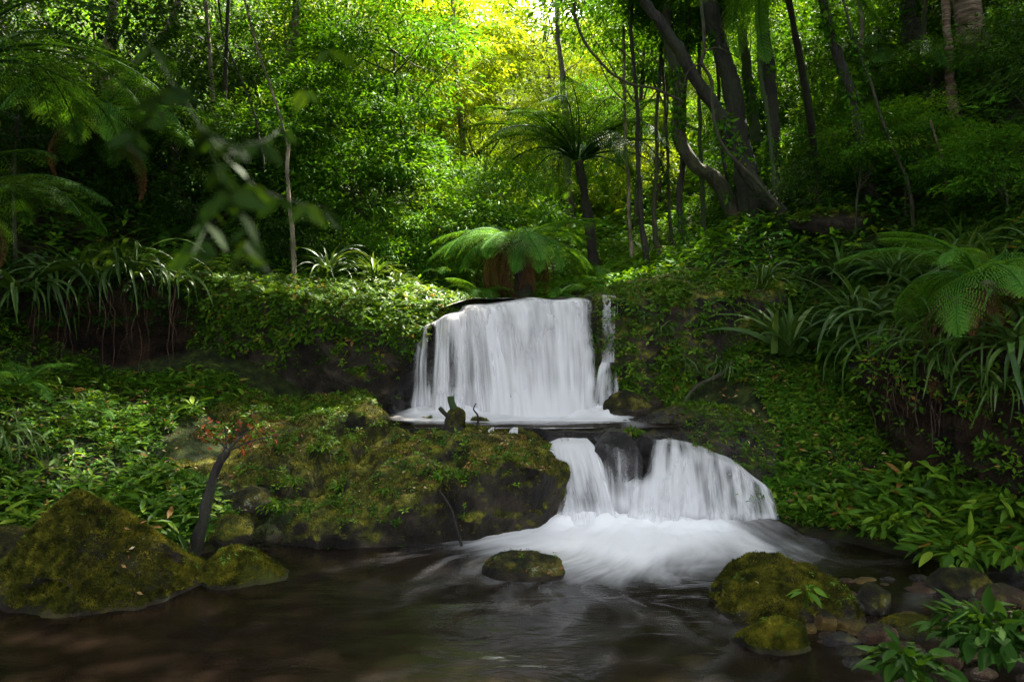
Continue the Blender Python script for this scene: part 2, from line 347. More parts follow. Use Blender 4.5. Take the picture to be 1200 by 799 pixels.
# rock wall behind the main fall
o_fw = [(-1.5,11.0),(-1.0,11.1),(0,11.15),(1.2,11.15),(1.5,11.6),(1.4,12.6),(0,13),(-1.4,12.6),(-1.8,11.7)]
f_fw = tps_fit(np.array([(-1.5,11,2.0),(-1.1,11.1,2.22),(-.8,11.15,2.36),(-.5,11.2,2.44),(0,11.2,2.48),(1.1,11.2,2.52),(0,12,2.56),(-1.4,12,2.38),(-1.,11.6,2.38),(1.4,12,2.62),(0,12.9,2.6)], float))
mesa('fall_rock', o_fw, lambda x, y: tps(f_fw, x, y), .6, M['rock_wet'], 'dark wet rock face behind the white main waterfall', 'rock', rnd_w=.07, rnd_h=.12, flare=.2, bulge=.08, seed=8, amp=.10, freq=2.3, strata=.03)
# left ledge, undercut, draped with plants
o_ll = [(-1.35,10.75),(-1.9,10.62),(-2.7,10.7),(-3.5,10.9),(-4.4,11.2),(-5.3,11.5),(-6.3,11.6),(-6.2,13.2),(-4,13.6),(-2,13.4),(-.4,12.7),(-.5,11.7),(-1.1,11.2)]
f_ll = tps_fit(np.array([(-1.35,10.8,2.18),(-2.,10.8,2.36),(-2.8,10.9,2.6),(-3.6,11.2,2.72),(-4.6,11.5,2.95),(-6,11.8,3.3),(-1,11.6,2.62),(-2,12,2.78),(-3.4,12,2.9),(-5,12.6,3.3),(-2,13.2,2.95),(-.6,12.4,2.66),(-4,13.4,3.1)], float))
mesa('undercut_ledge', o_ll, lambda x, y: tps(f_ll, x, y)+.05*fbm(np.stack([x, y, 0*x], -1)*1.6, 6, 3), .4, M['rock_slab'], 'moss topped ledge with a dark undercut left of the main waterfall', 'rock ledge', rnd_w=.07, rnd_h=.12, flare=-.5, bulge=-.2, seed=12, nth=360, kr=70, ks=50, amp=.12, freq=1.7)
# right cliff
o_rc = [(1.2,11.0),(1.4,10.8),(1.9,10.65),(2.5,10.75),(3.2,10.9),(4.0,11.2),(4.3,12.4),(3,13.2),(1.5,12.8),(1.1,11.8)]
f_rc = tps_fit(np.array([(1.25,11,2.62),(1.9,10.9,2.66),(2.6,10.9,2.62),(3.3,11.2,2.7),(4,11.5,2.9),(2,12,2.85),(3.4,12.6,3.2),(1.3,12.4,2.7)], float))
mesa('cliff', o_rc, lambda x, y: tps(f_rc, x, y)+.06*fbm(np.stack([x, y, 0*x], -1)*1.6, 6, 3), .6, M['rock_slab'], 'plant hung rock cliff between the waterfall and the right bank', 'cliff', rnd_w=.08, rnd_h=.15, flare=.12, bulge=-.02, seed=15, nth=320, kr=60, ks=60, amp=.11, freq=1.9)

def wr(px, py, Y, dz=0): p = W(px, py, Y); return (p[0], p[1], p[2]+dz)
RK = [  # px, py centre, Y, size, seed, mat, label, kw
 (100,712,6.2,(1.04,.8,1.08),11,'rock_moss','largest boulder at the left, steep peaked and moss brown with a dark hollow',dict(sub=6,cuts=16,amp=.06,peak=.5,dent=(-.02,-.7,.25))),
 (12,668,6.6,(.36,.4,.36),12,'rock_moss','small rounded mossy boulder at the left edge of the photo',dict(sub=5,cuts=6,amp=.09)),
 (290,684,6.5,(.37,.34,.33),13,'rock_green','low mossy boulder at the foot of the leaning dead branch',dict(sub=5,cuts=7,amp=.09)),
 (618,670,6.62,(.38,.26,.18),14,'rock_lichen','flat speckled rock alone in the pool below the foam',dict(sub=5,cuts=8,amp=.12)),
 (905,738,5.75,(.66,.5,.52),19,'rock_moss','big smooth boulder in the pool at the right, moss along its crest',dict(sub=6,cuts=10,amp=.13,rotz=-.2,peak=.15)),
 (905,764,5.12,(.29,.25,.22),16,'rock_green','bright green mossy boulder in front of the big smooth one',dict(sub=5,cuts=4,amp=.09)),
 (1075,745,5.3,(.32,.2,.13),17,'rock_green','long low stone capped with green moss among brown stones',dict(sub=5,cuts=5,amp=.08)),
 (1026,704,5.7,(.13,.1,.14),18,'rock_lichen','pale speckled stone right of the big smooth boulder',dict(sub=4,cuts=7,amp=.12)),
 (972,611,8.3,(.26,.22,.2),20,'rock_green','mossy stone at the right end of the lower cascade',dict(sub=5,cuts=6,amp=.12)),
 (735,482,10.25,(.33,.28,.27),21,'rock_moss','dark mossy stone beside the thin side fall',dict(sub=5,cuts=7,amp=.12)),
 (722,548,8.8,(.29,.34,.43),22,'rock_wet','smooth wet purple grey rock dividing the lower cascade',dict(sub=5,cuts=5,amp=.10)),
 (1125,690,6.2,(.27,.2,.17),23,'rock_moss','mossy stone at the waterline under the right bank',dict(sub=5,cuts=7,amp=.12)),
 (1178,707,6.0,(.22,.2,.14),24,'rock_brown','reddish brown stone at the right edge of the photo',dict(sub=4,cuts=7,amp=.12)),
 (1078,700,6.2,(.16,.13,.09),25,'rock_brown','brown stone just left of the mossy waterline stone',dict(sub=4,cuts=7,amp=.12)),
 (1150,722,5.8,(.15,.13,.08),26,'rock_brown','small flat brown stone below the reddish brown one',dict(sub=4,cuts=7,amp=.12)),
 (968,732,5.35,(.085,.08,.08),27,'rock_ochre','yellow ochre cobble next to the bright seedling',dict(sub=4,cuts=5,amp=.09)),
 (948,738,5.3,(.05,.05,.055),28,'rock_ochre','tiny ochre cobble left of the yellow one',dict(sub=4,cuts=5,amp=.1)),
 (995,735,5.35,(.12,.1,.07),29,'rock_ochre','flat ochre and brown cobble in front of the speckled stone',dict(sub=4,cuts=7,amp=.12)),
 (1030,748,5.15,(.17,.09,.10),30,'rock_brown','slanting brown stone in the middle of the cobbles',dict(sub=4,cuts=8,amp=.12,rotz=.5)),
 (985,752,5.1,(.14,.1,.07),31,'rock_wet','dark flat cobble below the ochre one',dict(sub=4,cuts=8,amp=.12)),
 (1060,765,4.95,(.14,.1,.06),32,'rock_brown','brown cobble below the long green capped stone',dict(sub=4,cuts=8,amp=.12)),
 (1000,768,4.95,(.17,.1,.05),33,'rock_moss','low wet cobble nearest the bottom of the cobble bar',dict(sub=4,cuts=8,amp=.12)),
 (1085,722,5.75,(.1,.09,.06),34,'rock_brown','little red brown cobble behind the green capped stone',dict(sub=4,cuts=8,amp=.12)),
 (1112,772,4.75,(.12,.1,.06),41,'rock_brown','rusty cobble beside the big leaved plant',dict(sub=4,cuts=8,amp=.12)),
 (1000,712,5.6,(.07,.07,.06),35,'rock_wet','black wet cobble against the foot of the big smooth boulder',dict(sub=4,cuts=8,amp=.12)),
 (292,590,8.05,(.26,.22,.18),36,'rock_lichen','pale stone lying on the slab near the dead branch',dict(sub=4,cuts=8,amp=.12)),
 (345,515,9.3,(.27,.2,.14),37,'rock_slab','mossy stone perched on the back of the slab',dict(sub=4,cuts=8,amp=.12)),
 (605,522,9.15,(.42,.2,.17),38,'rock_moss','rounded dark stone at the lip between slab and cascade',dict(sub=5,cuts=6,amp=.1)),
 (268,628,7.6,(.3,.25,.2),39,'rock_slab','moss yellow stone between dead branch and slab',dict(sub=4,cuts=6,amp=.1)),
]
for px, py, Y, size, seed, mt, lab, kw in RK:
    small = max(size) < .3 and px > 930
    rock('cobble' if small and max(size) < .18 else 'boulder', wr(px, py, Y), size, seed, M[mt], lab, 'rock', 'cobbles on the right of the pool' if small else None, **kw)
for k in range(60):                                                   # pebble bed
    x, y = rng.uniform(2.0, 4.6), rng.uniform(4.3, 6.5)
    s = rng.uniform(.03, .075)
    o = rock('pebble', (x, y, max(float(gz(x, y)), -.02)+s*.2), (s*1.3, s, s*.6), 100+k, M[['rock_brown', 'rock_wet', 'rock_brown', 'rock_ochre'][k % 4]], 'small wet pebble on the cobble bar at the lower right', 'pebble', 'pebbles of the cobble bar', sub=3, cuts=5, amp=.1)
    SURF.pop('small wet pebble on the cobble bar at the lower right', None)

# ------------------------------------------------------------------ water
def fallmat(name='falling_water'):
    m, N, L, out = newmat(name)
    at = N('Attribute', attribute_name='dens'); uv = N('UVMap')
    def streak(su, sv, det):
        mp = N('Mapping'); mp.inputs['Scale'].default_value = (su, sv, 1); L(uv.outputs[0], mp.inputs[0])
        n = N('TexNoise'); n.inputs['Scale'].default_value = 1; n.inputs['Detail'].default_value = det; n.inputs['Roughness'].default_value = .6; L(mp.outputs[0], n.inputs['Vector']); return n.outputs[0]
    s1, s2 = streak(17, .8, 4), streak(5, 1.3, 3)
    a = N('Math', operation='ADD'); L(s1, a.inputs[0]); L(s2, a.inputs[1])
    b = N('Math', operation='MULTIPLY_ADD'); L(a.outputs[0], b.inputs[0]); b.inputs[1].default_value = 1.25; b.inputs[2].default_value = -1.25
    c = N('Math', operation='ADD'); L(b.outputs[0], c.inputs[0]); L(at.outputs['Fac'], c.inputs[1])
    mr = N('MapRange', interpolation_type='SMOOTHSTEP'); L(c.outputs[0], mr.inputs[0]); mr.inputs['From Min'].default_value = 0; mr.inputs['From Max'].default_value = 1.1
    em = N('Math', operation='MULTIPLY'); L(mr.outputs[0], em.inputs[0]); at2 = N('Attribute', attribute_name='edge'); L(at2.outputs['Fac'], em.inputs[1])
    d = N('BsdfPrincipled'); d.inputs['Base Color'].default_value = (.74, .72, .74, 1); d.inputs['Roughness'].default_value = .5
    t = N('BsdfTranslucent'); t.inputs[0].default_value = (.74, .72, .74, 1)
    mx = N('MixShader'); mx.inputs[0].default_value = .35; L(d.outputs[0], mx.inputs[1]); L(t.outputs[0], mx.inputs[2])
    tr = N('BsdfTransparent'); m2 = N('MixShader'); L(em.outputs[0], m2.inputs[0]); L(tr.outputs[0], m2.inputs[1]); L(mx.outputs[0], m2.inputs[2])
    L(m2.outputs[0], out.inputs[0]); return m
M['fall'] = fallmat()
def watermat():
    m, N, L, out = newmat('stream_water')
    at = N('Attribute', attribute_name='foam'); geo = N('NewGeometry')
    fr = N('Fresnel'); fr.inputs[0].default_value = 1.33
    nz = N('TexNoise'); nz.inputs['Scale'].default_value = 2.4; nz.inputs['Detail'].default_value = 4; nz.inputs['Distortion'].default_value = .6
    mp = N('Mapping'); mp.inputs['Scale'].default_value = (.55, 1.3, 1); L(geo.outputs['Position'], mp.inputs[0]); L(mp.outputs[0], nz.inputs['Vector'])
    bm = N('Bump'); bm.inputs['Strength'].default_value = .35; bm.inputs['Distance'].default_value = .06; L(nz.outputs[0], bm.inputs['Height'])
    L(bm.outputs[0], fr.inputs['Normal'])
    gl = N('BsdfGlossy'); gl.inputs['Roughness'].default_value = .16; gl.inputs[0].default_value = (.9, .9, .9, 1); L(bm.outputs[0], gl.inputs['Normal'])
    tr = N('BsdfTransparent'); tr.inputs[0].default_value = (.15, .10, .065, 1)
    mr = N('BsdfDiffuse'); mr.inputs[0].default_value = (.009, .0055, .0035, 1)
    mm = N('MixShader'); mm.inputs[0].default_value = .95; L(tr.outputs[0], mm.inputs[1]); L(mr.outputs[0], mm.inputs[2])
    m1 = N('MixShader'); L(fr.outputs[0], m1.inputs[0]); L(mm.outputs[0], m1.inputs[1]); L(gl.outputs[0], m1.inputs[2])
    d = N('BsdfPrincipled'); d.inputs['Base Color'].default_value = (.74, .72, .74, 1); d.inputs['Roughness'].default_value = .6
    m2 = N('MixShader'); L(at.outputs['Fac'], m2.inputs[0]); L(m1.outputs[0], m2.inputs[1]); L(d.outputs[0], m2.inputs[2])
    L(m2.outputs[0], out.inputs[0]); return m
M['water'] = watermat()

# lower pool
px_ = np.concatenate([np.linspace(-9, -2.2, 50, endpoint=False), np.linspace(-2.2, 4.2, 300), np.linspace(4.25, 7, 20)])
py_ = np.concatenate([np.linspace(-8.5, 3.6, 50, endpoint=False), np.linspace(3.6, 9.4, 280)])
XX, YY = np.meshgrid(px_, py_); P2 = np.stack([XX, YY], -1)
cx, cy = 1.35, 8.9
ang = np.arctan2(XX-cx, cy-YY); rad = np.hypot(XX-cx, YY-cy)
sw = ang+.35*fbm(P2*.6, 31, 2)
st = fbm(np.stack([sw*7, rad*1.1], -1), 32, 5, .6); st2 = fbm(np.stack([sw*16, rad*1.3], -1), 33, 4, .6); st3 = fbm(P2*1.1, 35, 3)
e = np.hypot((XX-1.1)/np.where(XX < 1.1, 1.9, 1.75), (YY-8.35)/1.35)
e = np.hypot((XX-1.1)/np.where(XX < 1.1, 2.0, 1.55), (YY-8.1)/1.55)
foam = sstep(1.3, .45, e+.22*st+.3*st3)
foam = foam*(1-.45*sstep(.45, 1.1, e)*sstep(-.1, .5, st2+.4*st))
wisps = sstep(.0, .8, st2*.7+.7*st-.1*st3)*sstep(2.3, .9, e)*.14
fl = fbm(np.stack([(XX*.6+YY*.8)*.9, (XX*.8-YY*.6)*3.0], -1)+.5*st3[..., None], 36, 5, .6)
wisps += sstep(.05, .7, fl)*.06*sstep(3.5, 5.5, YY+XX*.3)*sstep(-2.2, .2, XX)
wisps += sstep(.0, .5, fl)*.35*np.exp(-(((XX-2.0)-(YY-6.6)*.5)/.35)**2)*sstep(5.4, 6.2, YY)*sstep(7.6, 6.9, YY)
foam = np.clip(np.maximum(foam, wisps), 0, 1)*sstep(-1.9, -.3, XX-(8.0-YY)*-.1)
bl = np.exp(-((YY-8.12-.12*np.sin(XX*2.2))/.22)**2)*sstep(.2, .5, XX)*sstep(3.1, 2.8, XX)
ZZ = .06*foam**1.5*(1+.6*st3+.5*st)*sstep(1.4, .2, e)+.09*bl*(1+.8*fbm(P2*3.2, 51, 4, .6))+.012*fbm(P2*1.6, 37, 3)
tag(obj('pool', mesh('pool', np.stack([XX, YY, ZZ], -1).reshape(-1, 3), grid_faces(len(px_), len(py_)), M['water'], {'foam': foam.ravel()})), kind='structure')
# upper pool
ux = np.linspace(-2.2, 2.0, 200); uy = np.linspace(9.2, 11.2, 100); XX, YY = np.meshgrid(ux, uy); YY = np.maximum(YY, 9.2+np.clip((-1.15-XX)*1.3, 0, 1.2)); P2 = np.stack([XX, YY], -1)
fo = sstep(9.3, 9.75, YY+.35*fbm(P2*np.array([1.2, 3]), 41, 3)+.25*np.clip(-XX-.2, 0, 2)*-1)*sstep(-1.7, -1.2, XX)*sstep(1.8, 1.3, XX)
fo = np.clip(fo*(.85+.3*fbm(P2*2, 43, 3)), 0, 1); ZZ = 1.0+.12*sstep(9.9, 10.3, YY)*fo*(1+1.2*fbm(P2*3.5, 42, 4))+.006*fbm(P2*3, 44, 3)-.05*sstep(9.3, 9.2, YY)
tag(obj('upper_pool', mesh('upper_pool', np.stack([XX, YY, ZZ], -1).reshape(-1, 3), grid_faces(200, 100), M['water'], {'foam': fo.ravel()})), kind='structure')
# stream above the fall
XX, YY = np.meshgrid(np.linspace(-1.3, 1.35, 60), np.linspace(11.15, 14, 60)); P2 = np.stack([XX, YY], -1)
tag(obj('upstream_water', mesh('upstream_water', np.stack([XX, YY, 2.62+.03*(YY-11.1)-.3*sstep(-.5, -1.5, XX)*sstep(12.2, 11, YY)+.01*fbm(P2*3, 4, 3)], -1).reshape(-1, 3), grid_faces(60, 60), M['water'], {'foam': (.6*sstep(12, 11.3, YY)).ravel()})), kind='structure')

def sheet(name, lip, base, label, seed, nu=160, nv=90, gate=None, back=.35, pw=1.7, xyp=.8, amp=.05, dens=.8, wob=.0, parent=None, foot=.12, offs=0., topfade=.04, bot=0.):
    Lp, Bp = catmull(lip, nu), catmull(base, nu); u = np.linspace(0, 1, nu); v = np.linspace(0, 1, nv)
    U, Vv = np.meshgrid(u, v); t = Vv
    xy = Lp[None, :, :2]+(Bp[None, :, :2]-Lp[None, :, :2])*(t**xyp)[..., None]
    z = Lp[None, :, 2]+(Bp[None, :, 2]-Lp[None, :, 2])*(t**pw)
    out = nrm((Bp-Lp)[:, :2])[None]
    wl = np.linalg.norm(np.diff(Bp[:, :2], axis=0), axis=1).sum()
    q = np.stack([U*wl*3.2, t*1.1+seed], -1); q2 = np.stack([U*wl*9, t*1.0+seed], -1)
    d = amp*(fbm(q, seed, 3)+.4*fbm(q2, seed+3, 3))*sstep(0, .3, t)+wob*fbm(np.stack([U*wl*2, t*3], -1), seed+7, 3)+offs*sstep(0, .2, t)
    xy = xy+out*d[..., None]; xy = xy-out*(sstep(.12, 0, t)*back)[..., None]
    z = z+sstep(.1, 0, t)*.015
    D = dens+.95*fbm(np.stack([U*wl*2.6+.25*np.sin(t*3+seed), t*.8+seed], -1), seed+11, 3)+(.5*sstep(1-foot*2, 1., t))
    if gate is not None: D = D+gate(U, t)
    nE = .03*fbm(np.stack([U*3, t*5+seed], -1), seed, 3)
    E = sstep(0, .06, U+nE)*sstep(1, .93, U+nE)*sstep(0, topfade, t+.0)*(sstep(1, 1-bot, t+.5*nE) if bot else 1.)
    uvc = np.stack([U*wl, t*.8+seed], -1).reshape(-1, 2)
    o = obj(name, mesh(name, np.concatenate([xy, z[..., None]], -1).reshape(-1, 3), grid_faces(nu, nv), M['fall'], {'dens': D.ravel(), 'edge': E.ravel()}, uvc), parent)
    return o
mf = empty('waterfall', (0, 10.6, 1.0)); tag(mf, 'wide white main waterfall dropping into the upper pool', 'waterfall')
def un(o, p): o.parent = p; o.matrix_parent_inverse = p.matrix_world.inverted(); return o
bpy.context.view_layer.update()
jit = lambda L_, s_: [tuple(np.array(p)+np.array([0, .05, .035])*np.sin(i*2.3+s_*np.array([1., 2., 3.]))) for i, p in enumerate(L_)]
lipM = [W(489,388,10.86),W(503,378,10.9),W(520,371,10.96),W(540,363,11.02),W(560,357,11.08),W(600,352,11.15),W(650,349,11.15),W(692,350,11.15)]
baseM = [(-1.38,10.66,1.0),(-1.18,10.5,1.0),(-.85,10.35,1.0),(-.4,10.25,1.0),(0,10.2,1.0),(.6,10.22,1.0),(1.14,10.38,1.0)]
def g1(U, t):
    g = -.25*sstep(.27, .2, U)*sstep(.05, .3, t)
    for u0, w, a, t0, t1 in [(.17,.05,-.9,.12,.95),(.33,.035,-.6,.35,1.),(.52,.04,-.55,.45,.95),(.07,.02,-.5,.2,1),(.44,.02,-.3,.3,.8),(.8,.03,-.3,.4,.9),(.97,.03,-.4,.2,1),(.62,.015,-.9,.12,.3)]:
        g = g+a*np.exp(-((U-u0-.03*t)/w)**2)*sstep(t0-.1, t0+.15, t)*sstep(t1+.1, t1-.1, t)
    return g
lipM = catmull(lipM, 15); lipM[:, 2] += .016*np.sin(np.arange(15)*1.9)+.012*np.sin(np.arange(15)*3.1); lipM[:, 1] += .06*np.sin(np.arange(15)*2.2+1)
un(sheet('water_sheet', lipM, baseM, '', 3, 320, 120, g1, wob=.10, amp=.14, dens=.92, pw=1.75), mf)
un(sheet('water_sheet', lipM, baseM, '', 9, 320, 120, lambda U, t: g1(U, t)-.25, wob=.11, amp=.18, dens=.62, pw=1.6, offs=.07), mf)
un(sheet('water_sheet', lipM, [(b[0], b[1]-.1, b[2]) for b in baseM], '', 14, 320, 120, lambda U, t: .4*sstep(.45, .6, U)-.25-.5*sstep(.3, .2, U), amp=.12, dens=.45, pw=1.5, offs=.1), mf)
sf = empty('side_fall', (1.4, 10.5, 1.0)); tag(sf, 'thin side waterfall threading down the cliff right of the main one', 'waterfall')
bpy.context.view_layer.update()
for (a, b, s, dn, kk) in [([W(706,346,10.85),W(722,348,10.85)], [W(705,425,10.62),W(720,425,10.62)], 5, .5, 0), ([W(704,425,10.62),W(722,425,10.62)], [W(694,493,10.3),W(728,493,10.3)], 6, .45, .03), ([W(723,350,10.83),W(732,352,10.83)], [W(722,400,10.7),W(730,400,10.7)], 7, .15, 0)]:
    un(sheet('water_strand', a, b, '', s, 50, 60, None, back=.05, pw=1.3, amp=.03, dens=dn, wob=.03), sf)
lc = empty('lower_cascade', (1.5, 8.6, 0)); tag(lc, 'low white cascade fanning over dark rock into the pool', 'waterfall')
bpy.context.view_layer.update()
lipL = [W(640,520,9.1),W(660,513,9.12),W(690,514,9.1)]; baseL = [(.30,8.14,.03),(.65,8.0,.03),(1.1,7.98,.03)]
baseL = [(.36,8.3,.03),(.72,8.12,.03),(1.15,8.1,.03)]
un(sheet('water_sheet', lipL, baseL, '', 21, 120, 90, None, back=.15, pw=1.35, xyp=.85, amp=.09, dens=.95, wob=.05, bot=.16), lc)
un(sheet('water_sheet', lipL, [(b[0]-.02, b[1]-.1, .04) for b in baseL], '', 22, 120, 90, None, back=.15, pw=1.3, xyp=.9, amp=.08, dens=.7, wob=.06, offs=.06, bot=.16), lc)
lipR = [W(742,513,9.1),W(775,515,9.08),W(800,519,9.0),W(830,527,8.95),W(858,540,8.8),W(876,553,8.7),W(886,562,8.64)]
baseR = [(1.15,8.25,.03),(1.5,8.1,.03),(1.85,8.05,.03),(2.15,8.1,.03),(2.45,8.2,.03),(2.7,8.3,.03),(2.86,8.36,.03)]
def g2(U, t):
    g = np.zeros_like(U)
    for u0, w, a, t0, t1 in [(.08,.05,-1.1,.0,.55),(.22,.03,-.6,.05,.5),(.42,.03,-.35,.3,.7),(.62,.025,-.35,.25,.8),(.83,.04,-.55,.25,.9),(.33,.04,-.5,.0,.25),(.72,.02,-.4,.1,.6)]:
        g = g+a*np.exp(-((U-u0)/w)**2)*sstep(t0-.08, t0+.1, t)*sstep(t1+.1, t1-.1, t)
    return g
un(sheet('water_sheet', lipR, baseR, '', 23, 260, 100, g2, back=.15, pw=1.35, xyp=.75, amp=.09, dens=1.0, wob=.09, bot=.16), lc)
un(sheet('water_sheet', lipR, [(b[0], b[1]-.08, .04) for b in baseR], '', 24, 260, 100, lambda U, t: g2(U, t)-.15, back=.12, pw=1.45, xyp=.7, amp=.1, dens=.62, wob=.06, offs=.06, bot=.16), lc)
un(sheet('water_film', [W(694,514,9.12),W(720,512,9.12),W(748,514,9.1)], [(1.,8.3,.05),(1.15,8.2,.05),(1.35,8.2,.05)], '', 26, 120, 80, None, back=.1, pw=2.2, xyp=.7, amp=.04, dens=.32, offs=.08, bot=.16), lc)
sp = empty('spill', (-.1, 9.1, .9)); tag(sp, 'two tiny white trickles over the lip behind the slab', 'trickle')
bpy.context.view_layer.update()
for a, b, s in [(573, 575, 31), (598, 603, 32)]:
    un(sheet('water_strand', [W(a,503,9.0),W(b+4,503,9.0)], [W(a-4,526,8.9),W(b+4,526,8.9)], '', s, 20, 30, None, back=.1, pw=1.5, amp=.01, dens=.7), sp)
# ------------------------------------------------------------------ foliage templates
def in_poly(x, y, poly):
    c = np.zeros(len(x), bool); n = len(poly)
    for i in range(n):
        (x1, y1), (x2, y2) = poly[i][:2], poly[(i+1) % n][:2]
        m = ((y1 > y) != (y2 > y)); c ^= m & (x < (x2-x1)*(y-y1)/((y2-y1) if y2 != y1 else 1e-9)+x1)
    return c

LT = np.array([(0, 0, 0), (.0, .5, -.035), (0, 1, -.12), (-.2, .42, .03), (.2, .42, .03)], float); LF = np.array([(0, 4, 2, 1), (0, 1, 2, 3)])
_w = [(0, 0), (.12, .13), (.32, .22), (.55, .21), (.78, .12), (1, .005)]
LB = np.array([v for t, w_ in _w for v in ((-w_, t, .10*w_-.22*t*t), (0, t, -.22*t*t-.25*w_), (w_, t, .10*w_-.22*t*t))], float); LBF = grid_faces(3, 6)
LM = np.array([(0, 0, 0), (0, .3, -.04), (0, .68, -.1), (0, 1, -.22), (.17, .28, .03), (.15, .66, -.04), (-.17, .28, .03), (-.15, .66, -.04)], float)
LMF = np.array([(0, 4, 1), (0, 1, 6), (4, 5, 1), (5, 2, 1), (1, 2, 6), (2, 7, 6), (5, 3, 2), (2, 3, 7)])
LTn = LT*np.array([.62, 1, 1])
def rdir(n, r, up=0., spread=1.):
    d = r.normal(size=(n, 3)); d[:, 2] = d[:, 2]*spread+up; return nrm(d)
def leaves(pos, d, n, size, rnd, tmpl=LT):
    return inst(tmpl, {5: LF, 18: LBF, 8: LMF}[len(tmpl)], basis(d, n), np.asarray(size), pos, rnd)
def rosettes(P, N0, r, k=6, size=.08, droop=.1, stem=.06, tmpl=LT, jit=.5):
    """little plants: k leaves fanned round each point P (n,3) with surface normal N0"""
    n = len(P); s = size*r.uniform(.55, 1.35, n); a0 = r.uniform(0, 6.28, n); rn = np.clip(r.normal(.5, .2, n), 0, 1)
    up = nrm(N0*.5+np.array([0, 0, .7])+r.normal(size=(n, 3))*.15); x = nrm(np.cross(up, np.array([.13, .97, .1]))); y = np.cross(up, x)
    A, D, Nn, S, Rn = [], [], [], [], []
    for j in range(k):
        a = a0+j*6.283/k+r.uniform(-jit, jit, n); el = r.uniform(-.15, .65, n)
        d = (x*np.cos(a)[:, None]+y*np.sin(a)[:, None])*np.cos(el)[:, None]+up*np.sin(el)[:, None]
        A.append(P+up*(stem*r.uniform(.2, 1.3, n))[:, None]+d*(.12*s)[:, None]); D.append(d); Nn.append(up+r.normal(size=(n, 3))*.25); S.append(s*r.uniform(.7, 1.2, n)); Rn.append(np.clip(rn+r.normal(0, .12, n), 0, 1))
    return leaves(np.concatenate(A), np.concatenate(D), np.concatenate(Nn), np.concatenate(S), np.concatenate(Rn), tmpl)
def sample(V, F, n, r, ok=None):
    T = []
    for f in (F if isinstance(F, list) else [F]):
        T.append(f[:, :3]);
        if f.shape[1] == 4: T.append(f[:, [0, 2, 3]])
    T = np.concatenate(T); a, b, c = V[T[:, 0]], V[T[:, 1]], V[T[:, 2]]; k = np.cross(b-a, c-a); ar = np.linalg.norm(k, axis=1); nn = k/np.maximum(ar, 1e-12)[:, None]
    w = ar.copy()
    if ok is not None: w = w*ok((a+b+c)/3, nn)
    if w.sum() <= 0: return np.zeros((0, 3)), np.zeros((0, 3))
    i = r.choice(len(T), n, p=w/w.sum()); u, v = r.random(n), r.random(n); m = u+v > 1; u[m], v[m] = 1-u[m], 1-v[m]
    return a[i]+(b-a)[i]*u[:, None]+(c-a)[i]*v[:, None], nn[i]

# ---- crowns
def crown_parts(seed, Rx, Rz, ncl, nl, leaf, narrow=False, flat=.35):
    r = np.random.default_rng(seed); d = rdir(ncl, r, .1); rad = r.uniform(.35, 1, ncl)**.5
    lob = 1+.35*fbm(d*1.6+seed, seed, 3)
    cc = d*(rad*lob)[:, None]*np.array([Rx, Rx, Rz]); rc = r.uniform(.3, .72, ncl)*Rx**.5
    ci = np.repeat(np.arange(ncl), nl); n = len(ci)
    q = rdir(n, r); q = q*(r.random(n)**.45)[:, None]; out = nrm(cc)[ci]
    P = cc[ci]+q*rc[ci][:, None]*np.array([1, 1, flat])
    P[:, 2] -= .25*rc[ci]*(q[:, 0]**2+q[:, 1]**2)
    dd = nrm(nrm(q*np.array([1, 1, .3]))+.35*out+r.normal(size=(n, 3))*.35+np.array([0, 0, -.25]))
    nn = nrm(np.array([0, 0, 1.])+r.normal(size=(n, 3))*.45)
    rn = np.clip(r.normal(.45, .15, ncl)[ci]+r.normal(0, .12, n), 0, 1)
    return cc, leaves(P, dd, nn, leaf*r.uniform(.6, 1.3, n), rn, LTn if narrow else LT)
CR = {}
def crown(key, mat):
    if (key, mat) in CR: return CR[(key, mat)]
    spec = {'a': (1, 1.7, 1.9, 52, 190, .125, False, .3), 'b': (2, 1.9, 1.5, 52, 200, .125, True, .22), 'c': (3, 1.4, 2.3, 50, 180, .13, True, .3), 'd': (4, 2.2, 1.6, 55, 180, .135, False, .22),
            's': (5, .95, .8, 34, 130, .10, False, .3), 't': (6, 1.1, .75, 34, 150, .115, True, .25), 'k': (8, 2.6, 1.3, 60, 80, .15, False, .3)}[key]
    cc, (V, F, A) = crown_parts(*spec)
    CR[(key, mat)] = (cc, mesh('crown', V, F, M[mat], {'rnd': A}, smooth=False)); return CR[(key, mat)]
TRK = {}
def trunk_mesh(key, cc, h, rad, mat, seed, lean=.12):
    kk = (key, round(h, 1), mat, seed % 3)
    if kk in TRK: return TRK[kk]
    r = np.random.default_rng(seed % 3+17); mb = MB(); n = 12
    t = np.linspace(0, 1, n); path = np.c_[lean*h*(fbm(np.c_[t*2, 0*t+seed % 3*3.7], 3, 2)*t), lean*h*fbm(np.c_[t*2, 0*t+9+seed % 3], 4, 2)*t, -.3+t*(h+.3)]
    mb.add(*tube(path, rad*(1.25-.85*t), 7, seed, .15))
    top = path[-1]
    for c in cc[r.choice(len(cc), min(14, len(cc)), replace=False)]:
        k = r.integers(n//2, n); p0 = path[k]; p1 = top+c*.92; m = (p0+p1)/2+r.normal(size=3)*.12+np.array([0, 0, -.1])
        q = catmull([p0, m, p1], 7); mb.add(*tube(q, np.linspace(rad*.42, rad*.1, 7), 5, seed))
    TRK[kk] = mb.build('trunk', M[mat]); return TRK[kk]
